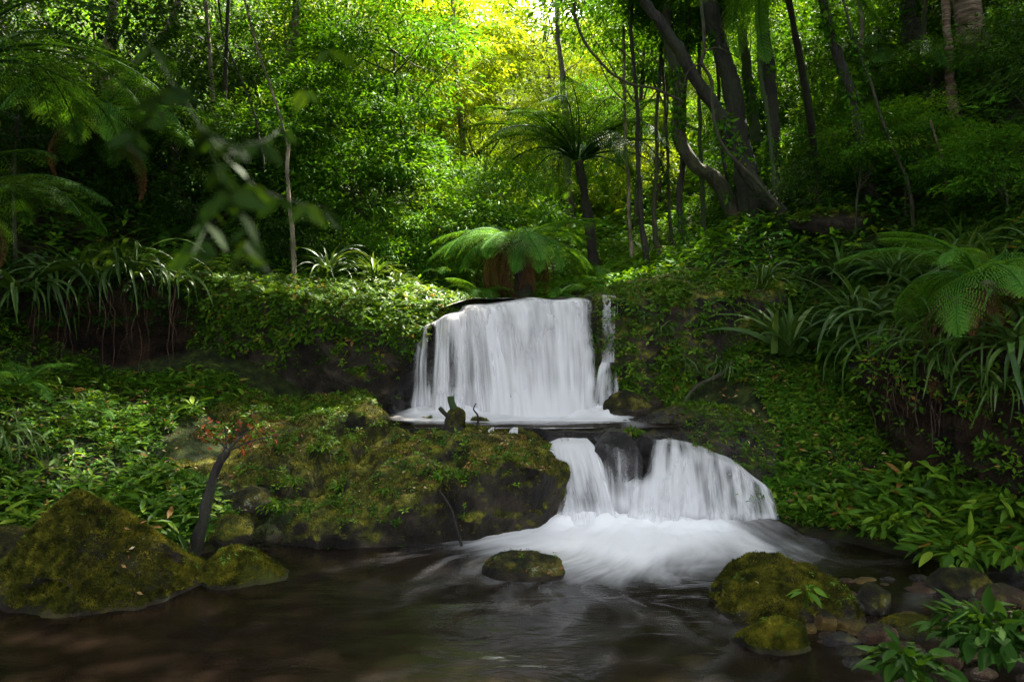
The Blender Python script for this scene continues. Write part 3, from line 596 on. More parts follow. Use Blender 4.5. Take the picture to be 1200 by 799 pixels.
def tree(name, x, y, h, key, mat, bark, label, group=None, s=1., rad=.07, rot=None, cat='tree', sink=0, seed=0):
    cc, cm = crown(key, mat); r = random.Random(int(x*100+y*37)+seed)
    rot = r.uniform(0, 6.28) if rot is None else rot; hz = h/s
    e = empty(name, (x, y, float(gz(x, y))-sink), (0, 0, rot), s); tag(e, label, cat, group)
    tm = trunk_mesh(key, cc, hz, rad, bark, r.randrange(99))
    obj('trunk', tm, e); top = np.zeros(3); n = len(tm.vertices)
    # crown sits on the end of the leader
    kk = 12*7; v = np.array(tm.vertices[kk].co[:]); obj('crown', cm, e, loc=v)
    return e
ORD = ['first', 'second', 'third', 'fourth', 'fifth', 'sixth', 'seventh', 'eighth', 'ninth', 'tenth', 'eleventh', 'twelfth', 'thirteenth', 'fourteenth', 'fifteenth', 'sixteenth', 'seventeenth', 'eighteenth', 'nineteenth', 'twentieth', 'penultimate', 'last']
tone = {'leaf': 'mid green', 'leaf_lime': 'yellow green', 'leaf_dark': 'dark green'}
shape = {'a': 'rounded', 'b': 'spreading', 'c': 'tall', 'd': 'broad leaved', 's': 'low bushy', 't': 'fine leaved', 'k': 'wide'}
def row(pts, where, name='tree', group=None):
    """pts: (px, Y, crown centre py, key, mat, bark, s)"""
    pts = sorted(pts, key=lambda p: p[0])
    for i, (px, Y, py, key, mat, bark, s) in enumerate(pts):
        p = W(px, py, Y); h = max(p[2]-float(gz(p[0], Y)), .5)
        lab = '%s %s %s %s, %s from the left' % (tone[mat], shape[key], 'shrub' if name == 'shrub' else 'tree', where, ORD[i])
        tree(name, p[0], Y, h, key, mat, bark, lab, group, s, rad=.035 if name == 'shrub' else .075, cat='shrub' if name == 'shrub' else 'tree', seed=i)
row([(265,13.8,190,'s','leaf_dark','bark',1.),(330,14,230,'t','leaf','bark',1.),(370,14.6,150,'a','leaf','bark',.65),(430,15,215,'t','leaf','bark',1.25),(470,14.4,290,'s','leaf','bark',.8),(505,15.5,170,'s','leaf','bark',1.2),
     (545,15,265,'t','leaf','bark_dark',1.),(400,13.6,290,'s','leaf','bark',.7),(340,13.2,300,'t','leaf_dark','bark',.6),(590,15.5,225,'t','leaf','bark',.8),(450,14,330,'t','leaf','bark',.7),(500,14.2,320,'s','leaf','bark',.75),(560,14.3,325,'t','leaf','bark',.6),(420,16,100,'s','leaf','bark',1.3),(480,16.5,60,'t','leaf','bark',1.4)], 'behind the undercut ledge', 'shrub', 'shrubs behind the undercut ledge')
row([(230,17,90,'b','leaf_dark','bark',1.),(330,18,80,'a','leaf','bark_pale',1.),(400,17.5,40,'c','leaf','bark',1.),(450,19,120,'b','leaf_lime','bark_pale',1.),(510,20,70,'a','leaf_lime','bark',1.),(560,19,170,'c','leaf_lime','bark',.9),(480,18,220,'b','leaf','bark',.8),  # some lime crowns: a wider glow put into the leaf colour
     (390,17,180,'d','leaf','bark',.8),(130,15,60,'d','leaf_dark','bark_pale',1.),(290,16,200,'c','leaf_dark','bark',.7),(545,22,240,'d','leaf','bark',.8),(430,21,20,'d','leaf_lime','bark',1.1),(350,20,140,'b','leaf','bark',1.),(500,24,30,'d','leaf_lime','bark',1.1),(250,19,20,'c','leaf_dark','bark',1.)], 'on the left hillside', 'tree', 'trees on the left hillside')
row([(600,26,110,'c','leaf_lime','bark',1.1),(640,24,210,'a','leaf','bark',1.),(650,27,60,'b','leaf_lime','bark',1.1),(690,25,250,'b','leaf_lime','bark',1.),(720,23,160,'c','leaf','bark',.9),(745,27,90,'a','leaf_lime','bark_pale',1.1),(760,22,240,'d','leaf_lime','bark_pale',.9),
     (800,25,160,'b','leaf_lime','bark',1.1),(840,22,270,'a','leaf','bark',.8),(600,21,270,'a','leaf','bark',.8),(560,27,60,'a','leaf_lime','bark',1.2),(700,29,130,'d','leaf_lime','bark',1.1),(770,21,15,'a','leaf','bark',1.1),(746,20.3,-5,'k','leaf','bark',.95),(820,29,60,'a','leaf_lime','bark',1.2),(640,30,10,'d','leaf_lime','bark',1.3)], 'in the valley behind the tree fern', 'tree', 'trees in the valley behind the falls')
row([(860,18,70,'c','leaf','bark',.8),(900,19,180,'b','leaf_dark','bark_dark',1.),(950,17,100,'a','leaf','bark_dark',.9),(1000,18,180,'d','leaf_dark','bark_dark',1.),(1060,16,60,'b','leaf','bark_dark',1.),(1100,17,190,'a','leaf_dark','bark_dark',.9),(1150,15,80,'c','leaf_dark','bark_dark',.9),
     (930,14.5,235,'s','leaf','bark',.9),(990,14.2,215,'t','leaf','bark',.9),(1100,13,170,'t','leaf','bark',.8),(870,15.5,290,'s','leaf','bark',.7),(1170,12.3,190,'s','leaf','bark',.8),(1040,14,110,'t','leaf','bark',.9),(920,22,60,'a','leaf','bark',1.1),(1020,21,60,'b','leaf','bark',1.1),(1110,20,40,'c','leaf','bark',1.1),(1190,14,150,'b','leaf_dark','bark_dark',.8),(880,16,250,'t','leaf','bark',1.)], 'on the right hillside', 'tree', 'trees on the right hillside')
row([(1000,11.8,165,'s','leaf','bark',.62),(1060,11.5,150,'t','leaf','bark',.55),(1110,11,175,'s','leaf','bark',.6),(1160,10,185,'t','leaf','bark',.6),(1180,9.6,190,'s','leaf','bark',.6),(1130,10.4,220,'t','leaf_dark','bark',.5),(1215,9,60,'t','leaf_dark','bark',.7),(960,12.6,230,'t','leaf_dark','bark',.6),(1030,12.5,190,'s','leaf','bark',.6),(1085,12,200,'t','leaf','bark',.5)],
    'above the right bank', 'shrub', 'shrubs above the right bank')
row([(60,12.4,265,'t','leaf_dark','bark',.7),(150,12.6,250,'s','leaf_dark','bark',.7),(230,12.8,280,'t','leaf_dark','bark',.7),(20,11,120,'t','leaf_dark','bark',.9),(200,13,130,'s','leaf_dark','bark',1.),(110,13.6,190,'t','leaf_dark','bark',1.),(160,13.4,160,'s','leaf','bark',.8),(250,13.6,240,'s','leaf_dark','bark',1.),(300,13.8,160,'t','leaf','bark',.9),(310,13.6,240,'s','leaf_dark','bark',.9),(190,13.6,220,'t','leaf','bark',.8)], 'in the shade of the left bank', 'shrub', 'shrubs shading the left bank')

# far woods as one mass
r = np.random.default_rng(5); mb = MB()
for k in range(46):
    Y = r.uniform(31, 46); X = r.uniform(-24, 24); cc, (V, F, A) = crown_parts(300+k % 7, 2.6, 2.8, 40, 70, .2, False, .3)
    z = float(gz(X, Y))+r.uniform(2., 6); mb.add(V+np.array([X, Y, z]), F, A)
tag(obj('woods', mb.build('woods', M['leaf_lime'], False)), kind='stuff')

# mostly unseen crowns without trunks, added to shade banks, pool and camera side
mb = MB(); r = np.random.default_rng(6)
spots = [(-5.5,2,9),(-7,6,10),(-8,10,12),(-10,14,15),(-6,-2,9),(-2.2,-1,8.5),(2,-2,8.5),(6,0,9),(7,4,9.5),(8,8,11),(8,16,14),(-11,4,13),(11,6,13),(0,2.2,8.2),(3.5,2.5,8.6),(-3.2,3.4,8.3),(12,15,17),(-13,10,17),(5.2,6.8,9.6),(-5.4,6.3,9.),(-6.5,12.5,11.5),(6.3,11,10.8),(10,20,17),(-9,18,16.5),(13,10,16),(4.2,-4,8),(-4,-5,8),(5.9,14.5,12.),(-2,9.5,10.5),(4,10.5,11),(3.5,14.5,13.3),(-4,7.5,9.5),(-4.6,-6,6.5),(0,-8,5),(5,-7,6),(-9,-3,5.5),(9,-2,7),(-7.5,1,6.5),(-8.5,4.5,8),(8,2,7.5),(0,-5,9),(-3,0,11),(3,0,11),(-2.2,13.6,10),(-4.3,12,9.9),(-5,15,12.8),(-6.5,8,9.),(3.3,20.3,11.6),(-4,4.5,8.6),(-.9,13.2,9.8),(6.6,14.6,10.6),(-.6,9.7,10)]
for k, (X, Y, Z) in enumerate(spots):
    cc, (V, F, A) = crown_parts(400+k % 6, 2.7, 1.2, 90, 42, .2, False, .3); mb.add(V+np.array([X, Y, Z]), F, A)
tag(obj('added_shade_crowns', mb.build('added_shade_crowns', M['leaf_dark'], False)), kind='stuff')

# earth shelf that carries the hanging row on the left and the root mass at right
BL = [(-8.6,10.4),(-7,10.35),(-6,10.7),(-5.0,11.1),(-4.2,11.7),(-4.8,12.8),(-6.5,13),(-9,13)]
fL = lambda x, y: 2.72+.25*(y-10.4)+.12*fbm(np.stack([x, y, 0*x], -1)*2, 6, 3)-.08*(x+6)
mesa('root_bank', BL, fL, 1.4, M['soil'], 'dark overhanging earth bank carrying the hanging strap leaves on the left', 'earth bank', rnd_w=.1, rnd_h=.2, flare=-.5, bulge=-.1, seed=32, amp=.16, freq=2)
BR = [(4.2,7.9),(4.0,8.6),(4.3,9.4),(5,9.9),(6.5,10.2),(8,9),(8,7),(6.3,6.2),(5.1,6.6)]
fR = lambda x, y: 2.05+.35*(x-4.4)+.12*fbm(np.stack([x, y, 0*x], -1)*2, 6, 3)
mesa('root_bank', BR, fR, .5, M['soil'], 'overhanging root bound earth bank at the right edge', 'earth bank', rnd_w=.1, rnd_h=.25, flare=-.25, bulge=-.15, seed=33, amp=.2, freq=2)

BANKS = [(BL, fL), (BR, fR), (o_ll, lambda x, y: tps(f_ll, x, y)), (o_rc, lambda x, y: tps(f_rc, x, y))]
# ---- ferns
def frond_mesh(seed, L=1., arch=.5, n=30, wid=.25, pin=11, mat='frond'):
    r = np.random.default_rng(seed); t = np.linspace(0, 1, 24); el = .75-arch*2.9*t**1.1
    ds = L/23; dy = np.cos(el)*ds; dz = np.sin(el)*ds; P = np.c_[.04*L*np.sin(t*3+seed), np.cumsum(dy), np.cumsum(dz)]
    mb = MB(); V, F = tube(P, np.linspace(.011, .003, 24)*L**.5, 4); mb.add(V, F, .2)
    pos, D, Nn, S, Rn = [], [], [], [], []
    for i in range(n):
        tt = .14+.86*(i+.5)/n; k = tt*23; k0 = int(min(k, 22)); p = P[k0]+(P[k0+1]-P[k0])*(k-k0); T = nrm(P[k0+1]-P[k0]); side = np.array([1., 0, 0]); up = np.cross(side, T)
        pl = wid*L*math.sin(math.pi*min(1, (tt*.93+.07)))**.75*(1.15-.35*tt)*r.uniform(.85, 1.08)
        for s in (-1, 1):
            d = nrm(side*s+T*(.38+.25*tt)-up*.12); fold = -.30
            for j in range(pin):
                q = (j+.7)/pin; c = p+d*pl*q+np.array([0, 0, fold*pl*q*q]); ll = (.019*(1-q)**.5+.006)*L
                for s2 in (-1, 1):
                    pos.append(c); D.append(nrm(T*s2+d*.45)); Nn.append(up+r.normal(size=3)*.15); S.append((ll*1.2, ll, ll)); Rn.append(.5+.3*q)
    V, F, A = inst(LT*np.array([1.0, 1, 1]), LF, basis(np.array(D), np.array(Nn)), np.array(S), np.array(pos), np.clip(np.array(Rn)+r.normal(0, .1, len(Rn)), 0, 1))
    mb.add(V, F, A); return mb.build('frond', M[mat], False)
FR = [frond_mesh(1, 1, .42), frond_mesh(2, 1, .55), frond_mesh(3, 1, .33), frond_mesh(4, 1, .68)]
FK = [frond_mesh(1, 1, .42, mat='frond_shaded', wid=.29), frond_mesh(2, 1, .55, mat='frond_shaded', wid=.29), frond_mesh(3, 1, .36, mat='frond_shaded', wid=.29), frond_mesh(4, 1, .68, mat='frond_shaded', wid=.29)]
FD = [frond_mesh(5, 1, .8, 22, .14, 6, 'frond_dead'), frond_mesh(6, 1, .7, 22, .12, 6, 'frond_dead')]
def fern(name, loc, L, nf, label, group=None, trunk=None, dead=0, seed=0, tilt=(-.15, .35), yaw0=None, yawr=None, lean=(0, 0), cat=None, tr_r=.09, tr_mat='bark_dark', dark=False):
    r = random.Random(seed); e = empty(name, loc); tag(e, label, cat or 'fern', group)
    th = 0; top = np.zeros(3)
    if trunk:
        n = 26; t = np.linspace(0, 1, n); top = np.array([lean[0], lean[1], trunk]); bend = np.sin(t*np.pi)*.05
        path = np.c_[top[0]*t+bend, top[1]*t, -.25+(trunk+.25)*t]
        V, F = tube(path, tr_r*(1.2-.35*t)*(1+.12*np.sin(t*trunk*70)), 14, seed, .35, 14)
        obj('trunk', mesh('trunk', V, F, M[tr_mat]), e)
    for i in range(nf):
        yaw = (i*2.399+r.uniform(-.2, .2)) if yaw0 is None else yaw0+yawr*(i/(nf-1)-.5)+r.uniform(-.1, .1)
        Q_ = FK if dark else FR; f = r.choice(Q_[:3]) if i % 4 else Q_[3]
        obj('frond', f, e, loc=top, rot=(r.uniform(*tilt), r.uniform(-.2, .2), yaw), scale=L*r.uniform(.8, 1.12))
    for i in range(dead):
        obj('dead_frond', r.choice(FD), e, loc=top-np.array([0, 0, .05]), rot=(r.uniform(-1.0, -.6), r.uniform(-.3, .3), i*2.4+r.uniform(-.3, .3)), scale=L*r.uniform(.6, .85))
    return e
def hz(x, y):
    z = float(gz(x, y)); X, Y_ = np.array([x]), np.array([y])
    for poly, f in BANKS:
        if in_poly(X, Y_, poly)[0]: z = max(z, float(f(X, Y_)[0])-.05)
    return z
def gp(px, Y, dz=0): x = (px-600)/FP*Y; return np.array([x, Y, float(gz(x, Y))+dz])
b = gp(697, 17.5); tp = W(678, 190, 17.3)
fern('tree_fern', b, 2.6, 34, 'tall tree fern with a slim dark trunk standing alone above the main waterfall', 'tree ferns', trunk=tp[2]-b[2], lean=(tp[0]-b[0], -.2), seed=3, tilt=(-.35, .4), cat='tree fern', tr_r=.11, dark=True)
b = gp(612, 13.2); tp = W(606, 283, 13.2)
fern('tree_fern', b, 1.5, 26, 'squat tree fern with drooping brown skirt just behind the main waterfall lip', 'tree ferns', trunk=tp[2]-b[2], lean=(tp[0]-b[0], 0), dead=30, seed=4, tilt=(-.55, -.02), cat='tree fern', tr_r=.15, tr_mat='bark_dark')
b = gp(-160, 7.2); tp = W(-35, 75, 6.2)
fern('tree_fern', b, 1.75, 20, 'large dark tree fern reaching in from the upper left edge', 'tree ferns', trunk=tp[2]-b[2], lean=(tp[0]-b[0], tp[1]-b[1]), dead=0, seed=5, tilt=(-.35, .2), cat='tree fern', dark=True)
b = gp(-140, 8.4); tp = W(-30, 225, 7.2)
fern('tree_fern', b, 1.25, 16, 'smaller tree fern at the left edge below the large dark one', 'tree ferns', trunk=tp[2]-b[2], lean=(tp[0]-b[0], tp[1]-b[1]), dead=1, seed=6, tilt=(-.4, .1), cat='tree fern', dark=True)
b = gp(95, 13.4); tp = W(115, 140, 10.8)
fern('tree_fern', b, 1.75, 18, 'tree fern with sunlit arching fronds over the left bank', 'tree ferns', trunk=tp[2]-b[2], lean=(tp[0]-b[0], tp[1]-b[1]), dead=2, seed=7, tilt=(-.35, .15), cat='tree fern')
fern('fern', W(240, 205, 10.4), .75, 7, 'small fern with one pale lit frond on the dark left hillside', 'ferns on the banks', seed=8, tilt=(-.4, 0), trunk=.1)
bpy.data.objects['fern'].location = gp(240, 12.9); 
b = gp(962, 13.5); tp = W(915, -45, 9.6)
fern('tree_fern', b, 1.5, 14, 'tree fern whose green fronds hang into the top right of the photo', 'tree ferns', trunk=tp[2]-b[2], lean=(tp[0]-b[0], tp[1]-b[1]), seed=9, tilt=(-.7, -.2), cat='tree fern', tr_r=.05)
b = gp(1045, 14); tp = W(1040, 80, 13.5)
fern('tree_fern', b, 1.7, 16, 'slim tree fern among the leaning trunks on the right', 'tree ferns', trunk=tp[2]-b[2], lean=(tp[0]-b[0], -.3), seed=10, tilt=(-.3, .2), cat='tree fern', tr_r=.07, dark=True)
b = np.array([4.85, 7.9, hz(4.85, 7.9)-.1])
fern('fern', b, 1.3, 18, 'big fern sweeping over the right bank with bronze dead fronds', 'ferns on the banks', dead=16, seed=77, trunk=.55, lean=(-.15, -.3), tilt=(-.5, .15), tr_mat='root')
FERNS = [(1085,330,8.,.75,10,'smaller fern left of the big bronze one',6),(1035,240,10.6,.55,8,'fern hanging from the mound above the strap leaved clumps',3),(985,335,9.8,.5,8,'low fern between two strap leaved clumps on the right bank',0),
 (108,470,9.2,.38,8,'bright little fern on the left bank ground cover',0),(565,338,12.6,.7,11,'fern on the moss top just left of the main waterfall lip',0),(655,338,13.0,.75,11,'fern behind the right end of the main waterfall lip',2),(740,335,12.6,.5,9,'pale fern on top of the cliff above the side fall',0),
 (700,300,14.5,.7,10,'fern at the foot of the tall tree fern',4),(520,315,13.4,.6,9,'fern in the shade left of the squat tree fern',0),(800,330,12.4,.6,9,'fern at the right end of the cliff top',4),(20,440,8.8,.7,9,'fern drooping at the left edge above the ground cover',0),(170,170,11.6,.8,9,'shaded fern high on the left hillside',4),(1190,250,8.2,.8,9,'fern at the right edge above the bronze one',4),(200,265,12.4,.6,8,'dull fern low on the dark left slope',3)]
for k, (px, py, Y, L, nf, lab, dd) in enumerate(FERNS):
    g = gp(px, Y); p = W(px, py, Y); z = min(p[2], g[2]+.5) if p[2] > g[2] else p[2]
    fern('fern', (g[0], Y, max(hz(g[0], Y), z-.15) if Y > 10 else max(z-.12, hz(g[0], Y)-.02)), L, nf, lab, 'ferns on the banks', dead=dd, seed=20+k, tilt=(-.35, .25))

# ---- strap leaved plants
def strap_mesh(seed, n=46, L=.8, w=.022, droop=1.4, up=(.5, 1.4), az=None, mat='strap'):
    r = np.random.default_rng(seed); mb = MB(); ns = 12
    for i in range(n):
        a = r.uniform(0, 6.283) if az is None else az[0]+r.normal()*az[1]; el = r.uniform(*up); l = L*r.uniform(.55, 1.15); t = np.linspace(0, 1, ns)
        e = el-droop*r.uniform(.7, 1.3)*t**1.25*1.6; e = np.maximum(e, -1.5); P = np.zeros((ns, 3)); h = np.cumsum(np.cos(e))*l/ns; z = np.cumsum(np.sin(e))*l/ns
        aa = a+.25*t*r.normal(); P[:, 0] = np.cos(aa)*h; P[:, 1] = np.sin(aa)*h; P[:, 2] = z; P += r.normal(size=3)*np.array([.05, .05, .01])*L
        side = np.array([-math.sin(a), math.cos(a), 0]); tw = r.normal()*.4
        ww = w*r.uniform(.7, 1.2)*np.minimum(1, 1.25*(1-t)**.7)[:, None]
        up_ = np.cross(nrm(np.gradient(P, axis=0)), side); sd = side*math.cos(tw)+up_*math.sin(tw)
        V = np.stack([P-sd*ww, P-up_*ww*.35, P+sd*ww], 1).reshape(-1, 3); mb.add(V, grid_faces(3, ns), np.clip(r.normal(.45, .22), 0, 1))
    return mb.build('strap_plant', M[mat], True)
SM = [strap_mesh(1, 60, .95, .02, 1.2), strap_mesh(2, 44, .95, .026, 1.0), strap_mesh(3, 80, .85, .014, 1.3), strap_mesh(4, 46, 1., .034, .8, (.8, 1.45)), strap_mesh(5, 44, .95, .022, 1.7, (.3, 1.2))]
STR = [(1110,425,7.9,.8,4,'short strap leaved clump hanging on the face of the right earth bank'),(1172,455,7.2,.75,4,'low strap leaved clump on the right earth bank near the edge'),(1080,395,8.3,.8,0,'small strap leaved clump at the top left corner of the right earth bank'),(925,385,10.3,1.25,3,'upright dark strap leaved clump right of the cliff'),(890,350,11.4,.9,0,'strap leaved clump behind the upright dark one'),(1010,345,9.6,1.4,1,'strap leaved clump with one broad upright blade on the right bank'),
 (1055,365,9.0,1.35,4,'strap leaved clump in the middle of the right bank'),(1100,340,9.0,1.3,0,'strap leaved clump partly behind the big bronze fern'),(1130,270,9.,1.25,2,'grassy strap leaved clump highest on the right bank'),(1195,410,6.9,1.25,4,'strap leaved clump with long blades hanging at the right edge'),
 (1160,385,7.7,1.15,4,'strap leaved clump drooping under the big bronze fern'),(1170,290,8.4,1.0,0,'strap leaved clump at the right edge above the bronze fern'),(985,290,11.2,1.0,1,'pale tipped strap leaved clump under the hillside mound'),(1050,290,10.2,1.0,0,'strap leaved clump beneath the hanging fern'),
 (385,322,12.2,.95,0,'strap leaved clump on the moss of the undercut ledge'),(440,325,12.4,.7,1,'smaller strap leaved clump nearer the waterfall on the ledge'),(465,335,12.2,.5,0,'tiny strap leaved tuft beside the smaller ledge clump'),
 (20,345,10.2,1.35,4,'strap leaved clump at the left edge of the hanging row'),(62,330,10.6,1.35,4,'second strap leaved clump from the left in the hanging row'),(110,335,10.7,1.35,1,'third strap leaved clump from the left in the hanging row'),(150,325,10.9,1.35,4,'fourth strap leaved clump from the left in the hanging row'),
 (5,465,7.8,.85,4,'strap leaved clump low at the left edge above the boulder'),(208,335,11.2,1.1,4,'fifth strap leaved clump from the left in the hanging row'),(300,465,10.2,.45,4,'little strap leaved tuft at the back of the left bank'),(235,455,10.1,.5,4,'strap leaved tuft on the left bank ground cover'),
 (775,385,10.5,.35,4,'small strap leaved tuft hanging on the middle of the cliff'),(755,370,10.55,.3,4,'small strap leaved tuft hanging near the side fall'),(800,425,10.4,.4,4,'strap leaved tuft near the foot of the cliff'),(845,430,10.3,.5,4,'strap leaved tuft where cliff and right bank meet'),(830,360,11,.6,0,'strap leaved clump on the right shoulder of the cliff'),
 (695,400,10.7,.28,4,'fine tuft between the main and the side waterfall'),(698,435,10.6,.25,4,'lower fine tuft between the main and the side waterfall')]
HANG = {}
for k, (px, py, Y, s, m, lab) in enumerate(STR):
    p = W(px, py, Y); r = random.Random(k); g = gp(px, Y); z = p[2]
    if 700 < px < 860 or (px < 230 and py < 400) or px in (695, 698, 1110, 1172, 1160, 1195, 385, 440, 465): pass
    else: z = g[2] if abs(g[2]-p[2]) < .5 else max(g[2], p[2]-.4)
    if not (700 < px < 860 or px in (695, 698, 1110, 1172)): z = max(z, hz(p[0], p[1]))
    o = obj('strap_plant', SM[m], loc=(p[0], p[1], z-.02), rot=(r.uniform(-.1, .1) if py > 0 else 0, r.uniform(-.1, .1), r.uniform(0, 6.28)), scale=s); tag(o, lab, 'strap-leaved plant', 'strap leaved plants')
# ---- hanging roots on both overhangs
def roots(x0, x1, yf, z0, z1, n, seed, label):
    r = np.random.default_rng(seed); mb = MB()
    for i in range(n):
        u = r.random(); x = x0+(x1-x0)*u; y = yf(x)+r.uniform(-.05, .3); z = z0+r.uniform(-.1, .15); l = (z0-z1)*r.uniform(.4, 1.1)
        t = np.linspace(0, 1, 9); P = np.c_[x+.12*fbm(np.c_[t*3, 0*t+i], seed, 3), y+.12*fbm(np.c_[t*3, 0*t+i+50], seed, 3)-.05*t, z-l*t]
        mb.add(*tube(P, np.linspace(1, .4, 9)*r.uniform(.003, .011), 4), r.random())
    tag(obj('hanging_roots', mb.build('hanging_roots', M['root'])), label, 'roots')
roots(-8, -4.2, lambda x: 10.35 if x < -6 else 10.35+(x+6)*.65, 2.8, 1.6, 70, 1, 'brown roots and dead blades hanging under the left strap leaves')
roots(4.0, 5.6, lambda x: 8.1-(x-4.1)*1.0, 2.05, 1.0, 130, 2, 'brown roots hanging from the overhanging bank at the right edge')
# ------------------------------------------------------------------ ground cover
def gnormal(x, y):
    e = .05; return nrm(np.stack([-(gz(x+e, y)-gz(x-e, y))/(2*e), -(gz(x, y+e)-gz(x, y-e))/(2*e), np.ones_like(x)], -1))
def cover(name, n, x0, x1, y0, y1, seed, k, size, mat, keep, tmpl=LT, stem=.06, parent=None):
    r = np.random.default_rng(seed); x = r.uniform(x0, x1, n); y = r.uniform(y0, y1, n); z = gz(x, y)
    m = (z > .06) & keep(x, y, z, r); x, y, z = x[m], y[m], z[m]
    clump = fbm(np.stack([x, y], -1)*1.7, seed, 3); s = 1+.45*clump
    V, F, A = rosettes(np.stack([x, y, z+.05*np.clip(clump, 0, 1)], -1), gnormal(x, y), r, k, size, stem=stem, tmpl=tmpl)
    mb = MB(); mb.add(V, F, A); o = obj(name, mb.build(name, M[mat], False)); tag(o, kind='stuff'); return o
slabp = [(p[0]*1, p[1]) for p in o_slab]
def keepL(x, y, z, r): return ~in_poly(x, y, slabp) & (x < -1.9-.25*(y-7.5)) & ~((y > 10.9) & (x > -6)) & (r.random(len(x)) < .25+.9*sstep(-.35, .25, fbm(np.stack([x, y], -1)*1.1, 77, 3)))
def keepR(x, y, z, r): return ~in_poly(x, y, o_sh) & (x > 2.6) & ~((y > 11.2)) & (r.random(len(x)) < .3+.9*sstep(-.4, .2, fbm(np.stack([x, y], -1)*1.1, 78, 3)))
cover('ground_cover', 9500, -9, -2, 6.2, 12, 1, 6, .10, 'cover', keepL, LM)
cover('ground_cover', 12000, 2.5, 6.5, 6.3, 11.5, 2, 6, .09, 'cover', keepR, LM)
cover('ground_cover', 900, 2.8, 6, 6.3, 8.3, 3, 7, .2, 'cover', lambda x, y, z, r: (x > 2.9) & (z > .1), LM*np.array([.8, 1, 1]), .12)
cover('ground_cover', 5500, -9, -2, 6.2, 12, 8, 8, .05, 'leaf', keepL, LT, .1)
cover('ground_cover', 7000, 2.5, 6.5, 6.3, 11.5, 9, 8, .048, 'leaf', keepR, LT, .1)
cover('ground_cover', 1500, -9, -2, 6.2, 12, 10, 7, .17, 'cover', lambda x, y, z, r: keepL(x, y, z, r) & (fbm(np.stack([x, y], -1)*.9, 91, 2) > .12), LM*np.array([.7, 1, 1]), .15)
cover('ground_cover', 1500, 2.5, 6.5, 6.3, 11.5, 11, 7, .16, 'cover', lambda x, y, z, r: keepR(x, y, z, r) & (fbm(np.stack([x, y], -1)*.9, 92, 2) > .12), LM*np.array([.7, 1, 1]), .15)
cover('undergrowth', 15000, -14, 14, 11.5, 22, 4, 6, .16, 'leaf', lambda x, y, z, r: ~((np.abs(x) < 1.4) & (y < 14)), LT, .22)
cover('undergrowth', 9000, -22, 22, 20, 40, 5, 6, .32, 'leaf', lambda x, y, z, r: x > -99, LT, .5)
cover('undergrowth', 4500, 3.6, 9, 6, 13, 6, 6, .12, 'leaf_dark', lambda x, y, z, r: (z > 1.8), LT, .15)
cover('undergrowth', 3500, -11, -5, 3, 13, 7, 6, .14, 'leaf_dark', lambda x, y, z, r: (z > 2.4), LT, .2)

# plants on the rocks
def on(label, n, seed, ok, k=6, size=.06, mat='cover', name='ground_cover', tmpl=LT, stem=.04, out=.0):
    V, F = SURF[label]; r = np.random.default_rng(seed); P, Nn = sample(V, F, n, r, ok)
    V, F, A = rosettes(P+Nn*out, Nn, r, k, size, stem=stem, tmpl=tmpl); mb = MB(); mb.add(V, F, A)
    tag(obj(name, mb.build(name, M[mat], False)), kind='stuff')
LED = 'moss topped ledge with a dark undercut left of the main waterfall'; CLF = 'plant hung rock cliff between the waterfall and the right bank'; SLB = 'long humped rock slab under brown green moss left of the cascade'; SHF = 'dark wet rock shelf that the lower cascade runs over'
nz = lambda c, s, seed: fbm(c*s, seed, 3)
on('dark wet rock face behind the white main waterfall', 260, 41, lambda c, n: (n[:, 2] > .3)*((c[:, 0] < -.7)|(c[:, 0] > 1.0))*1., 6, .06, 'cover')
on(LED, 4200, 11, lambda c, n: (n[:, 2] > .2)*(c[:, 1] < 12.6)*(.25+sstep(-.2, .3, nz(c, 1.6, 3))), 6, .06, 'cover')
on(LED, 3800, 12, lambda c, n: (n[:, 1] < -.1)*(c[:, 2] > 1.55)*sstep(1.5, 2.3, c[:, 2]+.3*nz(c, 2, 5))*(c[:, 1] < 12), 6, .09, 'cover', out=.02)
on(CLF, 3600, 13, lambda c, n: (c[:, 1] < 12)*(c[:, 2] > 1.0)*(c[:, 0] > 1.55)*(.08+sstep(-.15, .25, nz(c, 2.2, 6))), 6, .075, 'cover', out=.02)
on(CLF, 900, 14, lambda c, n: (c[:, 1] < 12)*(c[:, 2] > 1.0)*(c[:, 0] < 1.75), 6, .055, 'cover', out=.02)
on(SLB, 1900, 15, lambda c, n: (n[:, 2] > .35)*sstep(.12, .4, nz(c, 1.5, 9)), 6, .045, 'cover')
on(SLB, 420, 16, lambda c, n: (n[:, 1] < -.2)*(c[:, 2] > .2)*(c[:, 0] < -.3)*sstep(0, .3, nz(c, 2.5, 19)), 6, .05, 'cover')
on(SHF, 900, 17, lambda c, n: (n[:, 2] > .4)*(c[:, 0] > 2.1)*(c[:, 2] > .5)*(c[:, 1] < 10.5), 5, .05, 'cover')

